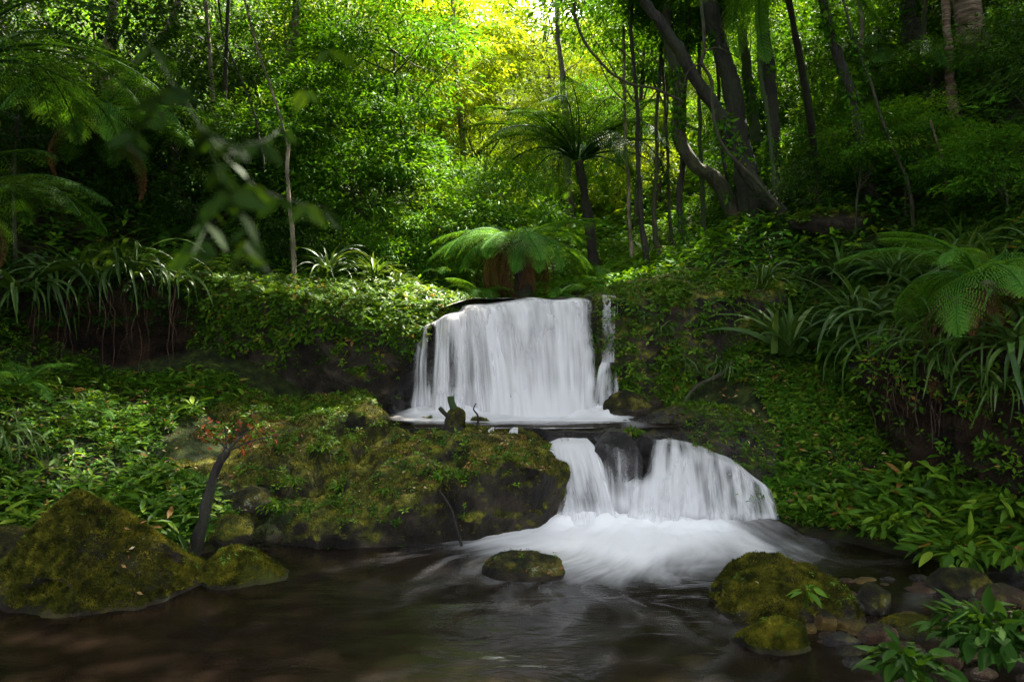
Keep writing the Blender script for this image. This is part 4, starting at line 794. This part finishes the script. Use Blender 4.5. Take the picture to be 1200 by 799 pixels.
BR_ = 'overhanging root bound earth bank at the right edge'; BL_ = 'dark overhanging earth bank carrying the hanging strap leaves on the left'
on(BR_, 2200, 31, lambda c, n: (n[:, 2] > .1)*(c[:, 2] > 1.4), 6, .09, 'cover', out=.02)
on(BR_, 1300, 32, lambda c, n: (n[:, 2] < .1)*(c[:, 2] > .6)*sstep(-.25, .2, nz(c, 1.5, 9)), 6, .08, 'cover', out=.02)
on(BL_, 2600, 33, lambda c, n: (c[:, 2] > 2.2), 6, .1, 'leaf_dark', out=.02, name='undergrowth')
for kk_, (lab_, n_) in enumerate([(RK[0][6], 90), (RK[2][6], 40), (RK[4][6], 40), (RK[5][6], 20), (RK[3][6], 12), (RK[28][6], 20), (RK[26][6], 30)]):
    on(lab_, n_, 120+kk_, lambda c, n: (n[:, 2] > .2)*(c[:, 2] > .1)*sstep(-.1, .3, nz(c, 2.5, 23)), 5, .028, 'cover', stem=.02)
# moss pile: short blades standing on the rocks
BT = np.array([(-.12, 0, 0), (.12, 0, 0), (0, 0, 1.)]); BF = np.array([(0, 1, 2)])
def moss(label, n, seed, ok, h=.016):
    V, F = SURF[label]; r = np.random.default_rng(seed); P, Nn = sample(V, F, n, r, ok)
    d = nrm(Nn+r.normal(size=Nn.shape)*.55); B = basis(nrm(r.normal(size=Nn.shape)), d); B = np.stack([nrm(np.cross(B[:, :, 1], d)), nrm(np.cross(d, np.cross(B[:, :, 1], d))), d], -1)
    s = h*r.uniform(.5, 1.4, len(P)); tone_ = np.clip(.42+.4*fbm(P*3, 5, 3)+.8*fbm(P*17, 6, 3)+r.normal(0, .1, len(P)), 0, 1)
    V, F, A = inst(BT*np.array([1.6, 1, 1]), BF, B, s, P-Nn*.003, tone_); mb = MB(); mb.add(V, F, A); return mb
tot = MB()
for lab, n, h in [(SLB, 90000, .024), (RK[0][6], 70000, .026), (RK[2][6], 20000, .024), (RK[4][6], 40000, .021), (RK[5][6], 18000, .022), (RK[6][6], 7000, .012), (RK[1][6], 6000, .013), (RK[3][6], 3000, .008), (RK[8][6], 5000, .014), (LED, 40000, .025), (SHF, 22000, .02), (RK[28][6], 4000, .014), (RK[27][6], 5000, .012)]:
    f = (lambda c, n: (n[:, 2] > .15)*(c[:, 2] > .03)*sstep(-.2, .3, nz(c, 2.6, 3)+n[:, 2]*.4)*((c[:, 0] > 1.9) if lab == SHF else 1)*((c[:, 1] < 12.4) if lab == LED else 1))
    m_ = moss(lab, n, n, f, h)
    for V, A in zip(m_.V, m_.A): tot.add(V, m_.F[0], A)
tag(obj('moss', tot.build('moss', M['moss_blade'], False)), kind='stuff')

# fallen leaves
r = np.random.default_rng(55); mb = MB()
for lab, n, ok in [(SLB, 1500, lambda c, n: (n[:, 2] > .6)*(.15+sstep(0, .4, nz(c, 1.8, 44)))), (SHF, 260, lambda c, n: (n[:, 2] > .6)*(c[:, 0] > 1.8)*(c[:, 2] > .5)), (RK[0][6], 30, lambda c, n: n[:, 2] > .4), (RK[3][6], 14, lambda c, n: n[:, 2] > .5), (RK[4][6], 10, lambda c, n: n[:, 2] > .5)]:
    P, Nn = sample(*SURF[lab], n, r, ok); d = nrm(np.cross(Nn, r.normal(size=Nn.shape)))
    V, F, A = leaves(P+Nn*.014, d, Nn+r.normal(size=Nn.shape)*.3, .045*r.uniform(.5, 1.4, n), r.random(n)); mb.add(V, F, A)
for x0, x1, y0, y1, n in [(2.6, 5.2, 7, 10.4, 800), (-7, -3.8, 7, 10.5, 600), (2.2, 4.6, 4.6, 6.6, 160)]:
    x = r.uniform(x0, x1, n); y = r.uniform(y0, y1, n); z = gz(x, y); k = z > .02; x, y, z = x[k], y[k], z[k]; Nn = gnormal(x, y); d = nrm(np.cross(Nn, r.normal(size=Nn.shape)))
    V, F, A = leaves(np.stack([x, y, z+.05+.06*r.random(len(x))], -1), d, Nn+r.normal(size=Nn.shape)*.4, .055*r.uniform(.5, 1.4, len(x)), r.random(len(x))); mb.add(V, F, A)
tag(obj('fallen_leaves', mb.build('fallen_leaves', M['litter'], False)), kind='stuff')

# herbs growing on the slab, each one a plant
def herb(px, py, Y, s, n, seed, label, mat='cover', size=.07, surf=None, name='herb', group='herbs on the rocks', tmpl=LT, hh=.12):
    r = np.random.default_rng(seed); p = W(px, py, Y); q = rdir(n, r)*np.array([1, 1, .5]); P = q*s*(r.random(n)**.5)[:, None]; P[:, 2] = np.abs(P[:, 2])*1.0+hh*.3
    d = nrm(q*np.array([1, 1, .2])+r.normal(size=(n, 3))*.4+np.array([0, 0, -.1])); V, F, A = leaves(P, d, np.array([0, 0, 1.])+r.normal(size=(n, 3))*.35, size*r.uniform(.5, 1.3, n), np.clip(r.normal(.6, .18, n), 0, 1), LM if size < .1 else tmpl)
    mb = MB(); mb.add(V, F, A)
    for i in range(0, n, max(1, n//30)): mb.add(*tube([(0, 0, -.05), P[i]*.5+np.array([0, 0, .01]), P[i]], [.004, .003, .002], 3), .3)
    o = obj(name, mb.build(name, M[mat], False), loc=p); tag(o, label, 'plant', group); return o
H = [(505,520,8.75,.24,300,'large bright herb in the middle of the slab'),(520,562,7.86,.2,180,'herb with small pale leaves hanging on the dark face of the slab'),(470,540,8.4,.16,130,'herb just left of the large bright one'),(455,580,7.85,.12,80,'herb near the low front edge of the slab'),(325,600,7.8,.18,140,'herb at the left front corner of the slab'),
     (375,530,9.0,.16,130,'herb beside the stone perched on the slab'),(540,505,9.0,.1,60,'herb at the foot of the mossy stump'),(400,575,8.2,.11,70,'herb in the hollow of the slab front'),(440,500,9.6,.12,70,'herb on the back edge of the slab'),(640,532,8.5,.06,30,'tiny herb on the right tip of the slab'),(740,512,9.05,.14,150,'mossy green tuft on the lip of the lower cascade'),(345,568,8.3,.12,80,'herb halfway between the dead branch and the slab hollow')]
for k, (px, py, Y, s, n, lab) in enumerate(H): herb(px, py, Y, s, n, 60+k, lab)
herb(945,708,5.25,.07,9,81,'single bright seedling with a few long leaves beside the ochre cobbles','cover',.15,tmpl=LB*np.array([.8, 1, 1]),hh=.3)
# large leaved plants of the near right
r0 = [(1165,756,4.3,.34,270,.14,'big dark leaved plant filling the bottom right corner'),(1065,790,4.1,.22,100,.13,'low broad leaved plant left of the big dark one'),(1120,655,6.7,.36,110,.2,'long leaved plant leaning over the water from the right bank'),(1040,620,7.3,.34,110,.15,'leafy plant at the water edge below the right bank'),(1180,600,7.0,.3,90,.17,'broad leaved plant at the right edge above the cobbles'),(985,590,8.1,.25,90,.12,'leafy plant right of the lower cascade'),(1190,655,6.3,.2,40,.16,'small leafy plant above the reddish brown stone')]
for k, (px, py, Y, s, n, sz, lab) in enumerate(r0): herb(px, py, Y, s, n, 90+k, lab, 'leaf_dark' if k in (0, 1) else 'cover', sz, name='leafy_plant', group='leafy plants of the right bank', tmpl=LB if k < 2 else LB*np.array([.75, 1, 1]))

# ------------------------------------------------------------------ trunks traced by hand
def trunk_path(pts, Y, rpx, mat, label, name='tree', cat='tree', group=None, ground=True, top=True, Y2=None, kk=0, crownkey='k', cmat='leaf_dark', rough=.22, cs=1., n=60):
    P = [W(px, py, Y+(0 if Y2 is None else (Y2-Y)*i/(len(pts)-1))) for i, (px, py) in enumerate(pts)]
    rad = [rpx/FP*Y*k for k in np.linspace(.8, 1.15, len(P))]
    if ground:
        g = P[-1].copy(); gy = g[1]; zz = float(gz(g[0], gy))
        if g[2]-zz > .15:
            g2 = g+(g-P[-2])/max(abs(g[2]-P[-2][2]), .2)*(g[2]-zz)*.35; g2[2] = float(gz(g2[0], g2[1]))-.25; P.append(g2); rad.append(rad[-1]*1.35)
        else: P[-1][2] = min(P[-1][2], zz-.1)
    if top:
        d = P[0]-P[1]; d = d/abs(d[2]); P.insert(0, P[0]+d*2.5+np.array([0, 0, .5])); rad.insert(0, rad[0]*.8)
    Q = catmull(P, n); wob = .35*(rpx/FP*Y)**.5; Q = Q+wob*np.stack([fbm(np.c_[Q[:, 2]*.9, Q[:, 2]*0+kk*3.1+j*7], 40+j, 3) for j in (0, 1, 2)], -1)*np.array([1, 1, .2]); rr = np.interp(np.linspace(0, 1, n), np.linspace(0, 1, len(rad)), rad)
    base = Q[-1].copy(); e = empty(name, base); tag(e, label, cat, group)
    nb = 34 if rpx > 5 else 9; Qd = catmull((Q-base)[::-1], 220 if rpx > 5 else 60); rd = np.interp(np.linspace(0, 1, len(Qd)), np.linspace(0, 1, n), rr[::-1])
    flare = 1+.7*np.exp(-np.linspace(0, 1, len(Qd))*18)
    V, F = tube(Qd, rd*flare, nb, kk, rough*1.5, 6 if rpx > 6 else 12, bark=.13 if rpx > 5 and mat != 'bark_ring' else 0)
    obj('trunk', mesh('trunk', V, F, M[mat]), e)
    if rpx >= 2 and mat != 'bark_ring':                              # climbers on the bark
        r_ = np.random.default_rng(kk+900); Vb = V+base
        Pc, Nc = sample(Vb, F, int(200*rpx+160 if rpx >= 4 else 140), r_, lambda c, n: sstep(-.05, .25, fbm(c*1.3, kk, 3))*(c[:, 2] < Q[0][2]-1)*1.+1e-6)
        Vc, Fc, Ac = leaves(Pc+Nc*.01, nrm(Nc*.5+r_.normal(size=Nc.shape)*.6+np.array([0, 0, -.5])), Nc+r_.normal(size=Nc.shape)*.3, (.14 if rpx >= 4 else .09)*r_.uniform(.5, 1.3, len(Pc)), r_.random(len(Pc))*.8, LM)
        mc = MB(); mc.add(Vc-base, Fc, Ac); obj('climbing_leaves', mc.build('climbing_leaves', M['leaf'], False), e)
    if top and crownkey:
        cc, cm = crown(crownkey, cmat); obj('crown', cm, e, loc=(Q[0]-base)+np.array([0, 0, .4]), scale=cs, rot=(0, 0, kk))
    return e
TR = [
 ([(745,-10),(770,25),(800,65),(835,120),(862,170),(890,215),(925,255),(945,290)],13,7.5,'bark_dark','thick dark trunk leaning down from the top centre to the right'),
 ([(828,-10),(842,50),(858,120),(872,175),(882,230),(893,290)],14,11,'bark_dark','thickest dark trunk with hanging fibres right of centre'),
 ([(793,120),(797,160),(815,195),(840,215)],14.5,7,'bark','short curved brown trunk left of the thickest one'),
 ([(868,30),(877,110),(885,190),(893,300)],15.5,6,'bark_moss','mossy pale green trunk just right of the thickest one'),
 ([(897,60),(906,170),(920,250),(940,310)],14,8,'bark_dark','dark trunk right of the mossy pale green one'),
 ([(963,-10),(975,45),(990,85),(1000,115),(1012,170),(1020,230)],12.5,6,'bark_dark','slender dark trunk kinked to the right near the top'),
 ([(1003,-10),(1010,25),(1013,60),(1021,88)],14.5,2.6,'bark_pale','thin pale stem near the top right of the photo'),
 ([(1060,-10),(1073,60),(1084,110),(1090,160)],15,11,'bark_dark','thick dark trunk left of the ringed pair'),
 ([(1081,-10),(1080,60),(1073,115),(1068,135)],14,3,'bark','thin brown stem crossing the thick dark trunk'),
 ([(1110,-10),(1109,60),(1115,110),(1123,145)],12.5,5.5,'bark_ring','narrow ring scarred trunk left of the wide one'),
 ([(1122,-10),(1132,30),(1145,75),(1156,110)],12.5,17,'bark_ring','wide ring scarred trunk at the top right'),
 ([(1138,-10),(1150,40),(1160,85)],13,9,'bark_ring','ring scarred trunk close behind the wide one'),
 ([(1040,165),(1056,205),(1066,240),(1073,285)],11.2,2.2,'bark','thin brown sapling above the strap leaved clumps'),
 ([(905,200),(912,260),(918,310)],13,3,'bark_moss','thin mossy sapling at the back of the right bank'),
 ([(135,-10),(129,40),(121,72)],15,6,'bark_pale','pale lichen spotted trunk at the top left'),
 ([(212,-10),(203,22),(196,42),(160,76),(150,84)],15,4.5,'bark_pale','thin pale trunk bending left near the top left'),
 ([(350,-10),(346,20),(343,44),(340,80)],17,5,'bark_pale','pale trunk behind the leaves at the upper left'),
 ([(243,60),(247,100),(252,140)],15,3,'bark_pale','short pale stem in the dark of the left hillside'),
 ([(264,85),(262,110),(258,150)],15,3,'bark','second short stem in the dark of the left hillside'),
 ([(389,-10),(385,30),(383,60)],18,5,'bark_moss','mossy trunk at the top left of centre'),
 ([(329,145),(336,165),(339,200)],12,2,'bark_pale','whip thin pale stem curving on the left hillside'),
 ([(531,30),(534,80),(540,130)],19,3,'bark_pale','pale upright stem among the sunlit left trees'),
 ([(655,40),(660,90),(664,140)],22,3.5,'bark','upright stem left of the tall tree fern crown'),
 ([(748,180),(752,250),(760,330)],15,3.2,'bark_dark','first thin dark sapling right of the tall tree fern'),
 ([(736,200),(739,270),(742,330)],16,2.4,'bark_pale','thin pale sapling close right of the tall tree fern'),
 ([(770,190),(768,260),(776,330)],15.5,3,'bark','second thin sapling right of the tall tree fern'),
 ([(800,170),(797,240),(808,325)],14.8,4,'bark_dark','darker sapling left of the short curved trunk'),
 ([(783,210),(786,270),(792,330)],16,2.2,'bark','hair thin brown sapling between two darker ones'),
 ([(822,200),(824,260),(833,320)],15.2,3.2,'bark_moss','mossy sapling below the short curved trunk'),
 ([(850,210),(855,270),(862,320)],15,3,'bark_dark','dark sapling in front of the thickest trunk'),
]
for k, (pts, Y, rp, mt, lab) in enumerate(TR):
    full = pts[0][1] <= 0
    trunk_path(pts, Y, rp, mt, lab, 'sapling' if rp < 4 else 'tree', 'sapling' if rp < 4 else 'tree', 'saplings' if rp < 4 else 'trunks among the foliage', True, True, kk=k, crownkey='s' if rp < 4 else ('k' if full else 'a'),
               cmat='leaf' if k in (21, 22) or 22 < k < 30 else ('leaf_dark' if full else 'leaf'), cs=.8 if rp >= 4 else .7)
# lianas
def liana(pts, Y, rpx, label, mat='vine', Y2=None, seed=0, side=()):
    e = None; P = [W(px, py, Y+((Y2 or Y)-Y)*i/(len(pts)-1)) for i, (px, py) in enumerate(pts)]; Q = catmull(P, 70); Q = Q+.03*np.stack([fbm(Q*3, seed+j, 2) for j in range(3)], -1)
    mb = MB(); mb.add(*tube(Q, rpx/FP*Y, 8, seed, .25, 20))
    for s in side:
        q = catmull([W(px, py, Y) for px, py in s], 20); mb.add(*tube(q, np.linspace(.6, .3, 20)*rpx/FP*Y, 6, seed, .2, 20))
    tag(obj('liana', mb.build('liana', M[mat])), label, 'vine', 'lianas')
liana([(672,5),(680,40),(705,75),(735,97),(770,105),(800,120)],12.6,1.7,'brown liana looping right from the top centre','bark',seed=1)
liana([(820,-30),(824,30),(826,60),(822,75),(833,95),(834,125),(838,150),(850,175),(880,205),(915,243)],12.2,2.0,'kinked brown liana hanging in front of the thickest trunk','bark',seed=2,side=[[(822,75),(806,85),(800,108)],[(828,60),(842,57),(868,70)]])
liana([(255,-20),(262,40),(285,100),(300,140),(310,200)],12.5,1.1,'thin dark liana on the left hillside','bark_dark',seed=3)
liana([(1090,140),(1105,190),(1108,240)],10.6,1.1,'thin brown liana beside the ringed trunks','vine',seed=5)
# mossy mound with a sunlit edge on the right hillside
rock('mossy_log', wr(985,262,12.1), (.8,.3,.2), 71, M['rock_moss'], 'mossy fallen log arching above the strap leaved clumps on the right', 'log', None, sub=5, cuts=4, amp=.12)
rock('root_mound', wr(1100,380,9.2), (.6,.5,.28), 72, M['soil'], 'brown root mound under the big bronze fern', 'root mound', None, sub=5, cuts=4, amp=.25)

on('mossy fallen log arching above the strap leaved clumps on the right', 260, 34, lambda c, n: (n[:, 2] > .2)*1., 6, .08, 'cover', out=.01)
on('brown root mound under the big bronze fern', 420, 35, lambda c, n: (n[:, 2] > -.2)*1., 6, .08, 'cover', out=.01)
# dead branch leaning out of the water with red leaves at its head
e = empty('dead_branch', W(232, 645, 6.9)); tag(e, 'dark dead branch leaning from the bank between the left boulders, rusty leaves at its tip', 'branch')
b0 = W(232, 645, 6.9); Q = catmull([W(228,650,6.9)-b0, W(236,618,6.92)-b0, W(243,585,6.95)-b0, W(252,553,7.0)-b0, W(267,528,7.0)-b0], 40)
V, F = tube(Q, np.linspace(.055, .035, 40), 14, 4, .45, 16); obj('stem', mesh('stem', V, F, M['bark_dark']), e)
mb = MB()
for a in [(285,510),(300,500),(250,512),(262,498),(320,512)]: mb.add(*tube(catmull([Q[-2], (Q[-1]+W(*a, 7.1)-b0)/2+np.array([0, 0, .02]), W(*a, 7.1)-b0], 10), np.linspace(.012, .004, 10), 5, 1), .2)
obj('twig', mb.build('twig', M['bark_dark']), e)
r = np.random.default_rng(3); n = 150; P = np.array([W(r.uniform(235, 325), r.uniform(488, 530), 7.1)-b0 for _ in range(n)])
V, F, A = leaves(P, rdir(n, r, -.3), rdir(n, r, .5), .05*r.uniform(.5, 1.4, n), r.random(n)); mb = MB(); mb.add(V, F, A); obj('dead_leaves', mb.build('dead_leaves', M['red_leaf'], False), e)

# mossy stump on the lip
b0 = W(532, 512, 8.95); e = empty('mossy_stump', b0); tag(e, 'small mossy stump with a stub pointing left in front of the main waterfall', 'stump')
V, F = tube(catmull([(0, 0, -.12), (.01, 0, .05), (-.01, 0, .18), (.03, 0, .27), (.06, 0, .33)], 40), np.interp(np.linspace(0, 1, 40), [0, .3, .6, .85, 1], [.16, .105, .115, .10, .07]), 26, 3, 1.1, 9); obj('stem', mesh('stem', V, F, M['bark_dark']), e); SURF['stump'] = (V+b0, F)
V, F = tube(catmull([(-.03, -.02, .2), (-.1, -.02, .27), (-.17, -.02, .34)], 14), np.linspace(.035, .022, 14), 10, 3, .4, 14); obj('stub', mesh('stub', V, F, M['bark_dark']), e)
V, F = tube(catmull([(0, -.02, .32), (-.03, -.02, .4), (-.035, -.02, .47)], 10), np.linspace(.045, .035, 10), 10, 3, .4, 14); obj('stub', mesh('stub', V, F, M['bark_moss']), e)
m_ = moss('stump', 5000, 4, lambda c, n: (c[:, 2] > b0[2]+.12)*(c[:, 0] > b0[0]-.08), .02); o = obj('moss_coat', m_.build('moss_coat', M['moss_blade'], False), e, loc=-np.array(b0))
tag(obj('twig', mesh('twig', *tube(catmull([W(559,503,9.1),W(560,488,9.1),W(555,480,9.1),W(558,473,9.1)], 16), np.linspace(.014, .008, 16), 6, 3, .2), M['bark_dark'])), 'thin bent twig sticking up right of the mossy stump', 'twig')
tag(obj('twig', mesh('twig', *tube(catmull([W(405,578,8.05),W(420,574,8.05),W(433,573,8.1)], 12), np.linspace(.01, .006, 12), 6, 3, .2), M['vine'])), 'pale fallen twig lying on the slab', 'twig')
tag(obj('root', mesh('root', *tube(catmull([W(515,575,7.6),W(524,588,7.58),W(530,600,7.55),W(534,615,7.5),W(541,640,7.5)], 20), np.linspace(.009, .017, 20), 8, 3, .6, 20), M['bark_dark'])), 'dark root running down the face of the slab', 'root')
tag(obj('root', mesh('root', *tube(catmull([W(858,425,10.4),W(842,440,10.2),W(818,452,10.1),W(803,470,10.),W(795,494,9.9)], 24), np.linspace(.03, .02, 24), 10, 3, .5, 8), M['bark'])), 'brown root snaking down beside the cliff foot', 'root')

# out of focus spray close to the camera
b0 = W(150, -60, 0.85); e = empty('leafy_branch', b0); tag(e, 'blurred dark leafy branch hanging close to the camera at the upper left', 'branch')
mb = MB(); tw = [[(40,-700),(90,-350),(150,-60),(165,30),(200,95),(235,150),(262,215)],[(200,95),(180,130),(150,170)],[(235,150),(280,170),(330,150),(385,60)],[(262,215),(250,250),(225,300)],[(235,150),(300,220),(380,245)],[(262,215),(290,270),(285,300)]]
P, D = [], []; r = np.random.default_rng(9)
for s in tw:
    q = catmull([W(px, py, 0.85+.15*math.sin(i*2.1+px)) for i, (px, py) in enumerate(s)], 24)-b0; mb.add(*tube(q, np.linspace(.002, .0008, 24), 6), .3)
    for k in range(13 if s is tw[0] else 3, 24, 3 if s is tw[0] else 4):
        for sd in (-1, 1):
            P.append(q[k]); D.append((sd*r.uniform(.5, 1), r.normal()*.4, -r.uniform(.2, 1.)))
obj('twig', mb.build('twig', M['leaf_shade']), e)
P, D = np.array(P), np.array(D); V, F, A = leaves(P, D, rdir(len(P), r, 0)+np.array([0, -.8, .5]), 0.036*r.uniform(.6, 1.25, len(P)), np.clip(r.normal(.4, .2, len(P)), 0, 1), LB); mb = MB(); mb.add(V, F, A)
obj('leaves', mb.build('leaves', M['leaf_shade'], True), e)

# ------------------------------------------------------------------ light, sky, camera
SUN = Vector((.30, .50, .85)).normalized()
w = bpy.data.worlds.new('World'); sc.world = w; w.use_nodes = True; nt = w.node_tree; nt.nodes.clear()
sky = nt.nodes.new('ShaderNodeTexSky'); sky.sky_type = 'NISHITA'; sky.sun_disc = False
sky.sun_elevation = math.asin(SUN.z); sky.sun_rotation = math.atan2(SUN.x, SUN.y)
bg = nt.nodes.new('ShaderNodeBackground'); bg.inputs[1].default_value = .15; wo = nt.nodes.new('ShaderNodeOutputWorld')
hs = nt.nodes.new('ShaderNodeHueSaturation'); hs.inputs['Saturation'].default_value = .3; nt.links.new(sky.outputs[0], hs.inputs['Color']); nt.links.new(hs.outputs[0], bg.inputs[0]); nt.links.new(bg.outputs[0], wo.inputs[0])
l = bpy.data.lights.new('sun', 'SUN'); l.energy = 5.0; l.angle = R(.8); l.color = (1, .93, .78); lo = bpy.data.objects.new('sun', l); C.objects.link(lo)
lo.rotation_euler = SUN.to_track_quat('Z', 'Y').to_euler(); lo.location = (5, 10, 30)
cd = bpy.data.cameras.new('camera'); cam = bpy.data.objects.new('camera', cd); C.objects.link(cam); cam.location = (0, 0, CAMZ); cam.rotation_euler = (R(90), 0, 0)
cd.lens = 27; cd.sensor_width = 36; cd.clip_end = 500; cd.clip_start = .05; cd.dof.use_dof = True; cd.dof.focus_distance = 9.5; cd.dof.aperture_fstop = 2.8; sc.camera = cam
sc.view_settings.view_transform = 'Standard'; sc.view_settings.look = 'None'; sc.view_settings.exposure = EXPO; sc.view_settings.gamma = 1; sc.view_settings.use_curve_mapping = False
sc.cycles.max_bounces = 8; sc.cycles.diffuse_bounces = 3; sc.cycles.transmission_bounces = 5; sc.cycles.transparent_max_bounces = 16; sc.cycles.glossy_bounces = 2
sc.cycles.use_denoising = True; sc.cycles.denoising_prefilter = 'NONE'; sc.cycles.sample_clamp_indirect = 1.2; sc.cycles.use_adaptive_sampling = False; sc.cycles.caustics_reflective = False; sc.cycles.caustics_refractive = False
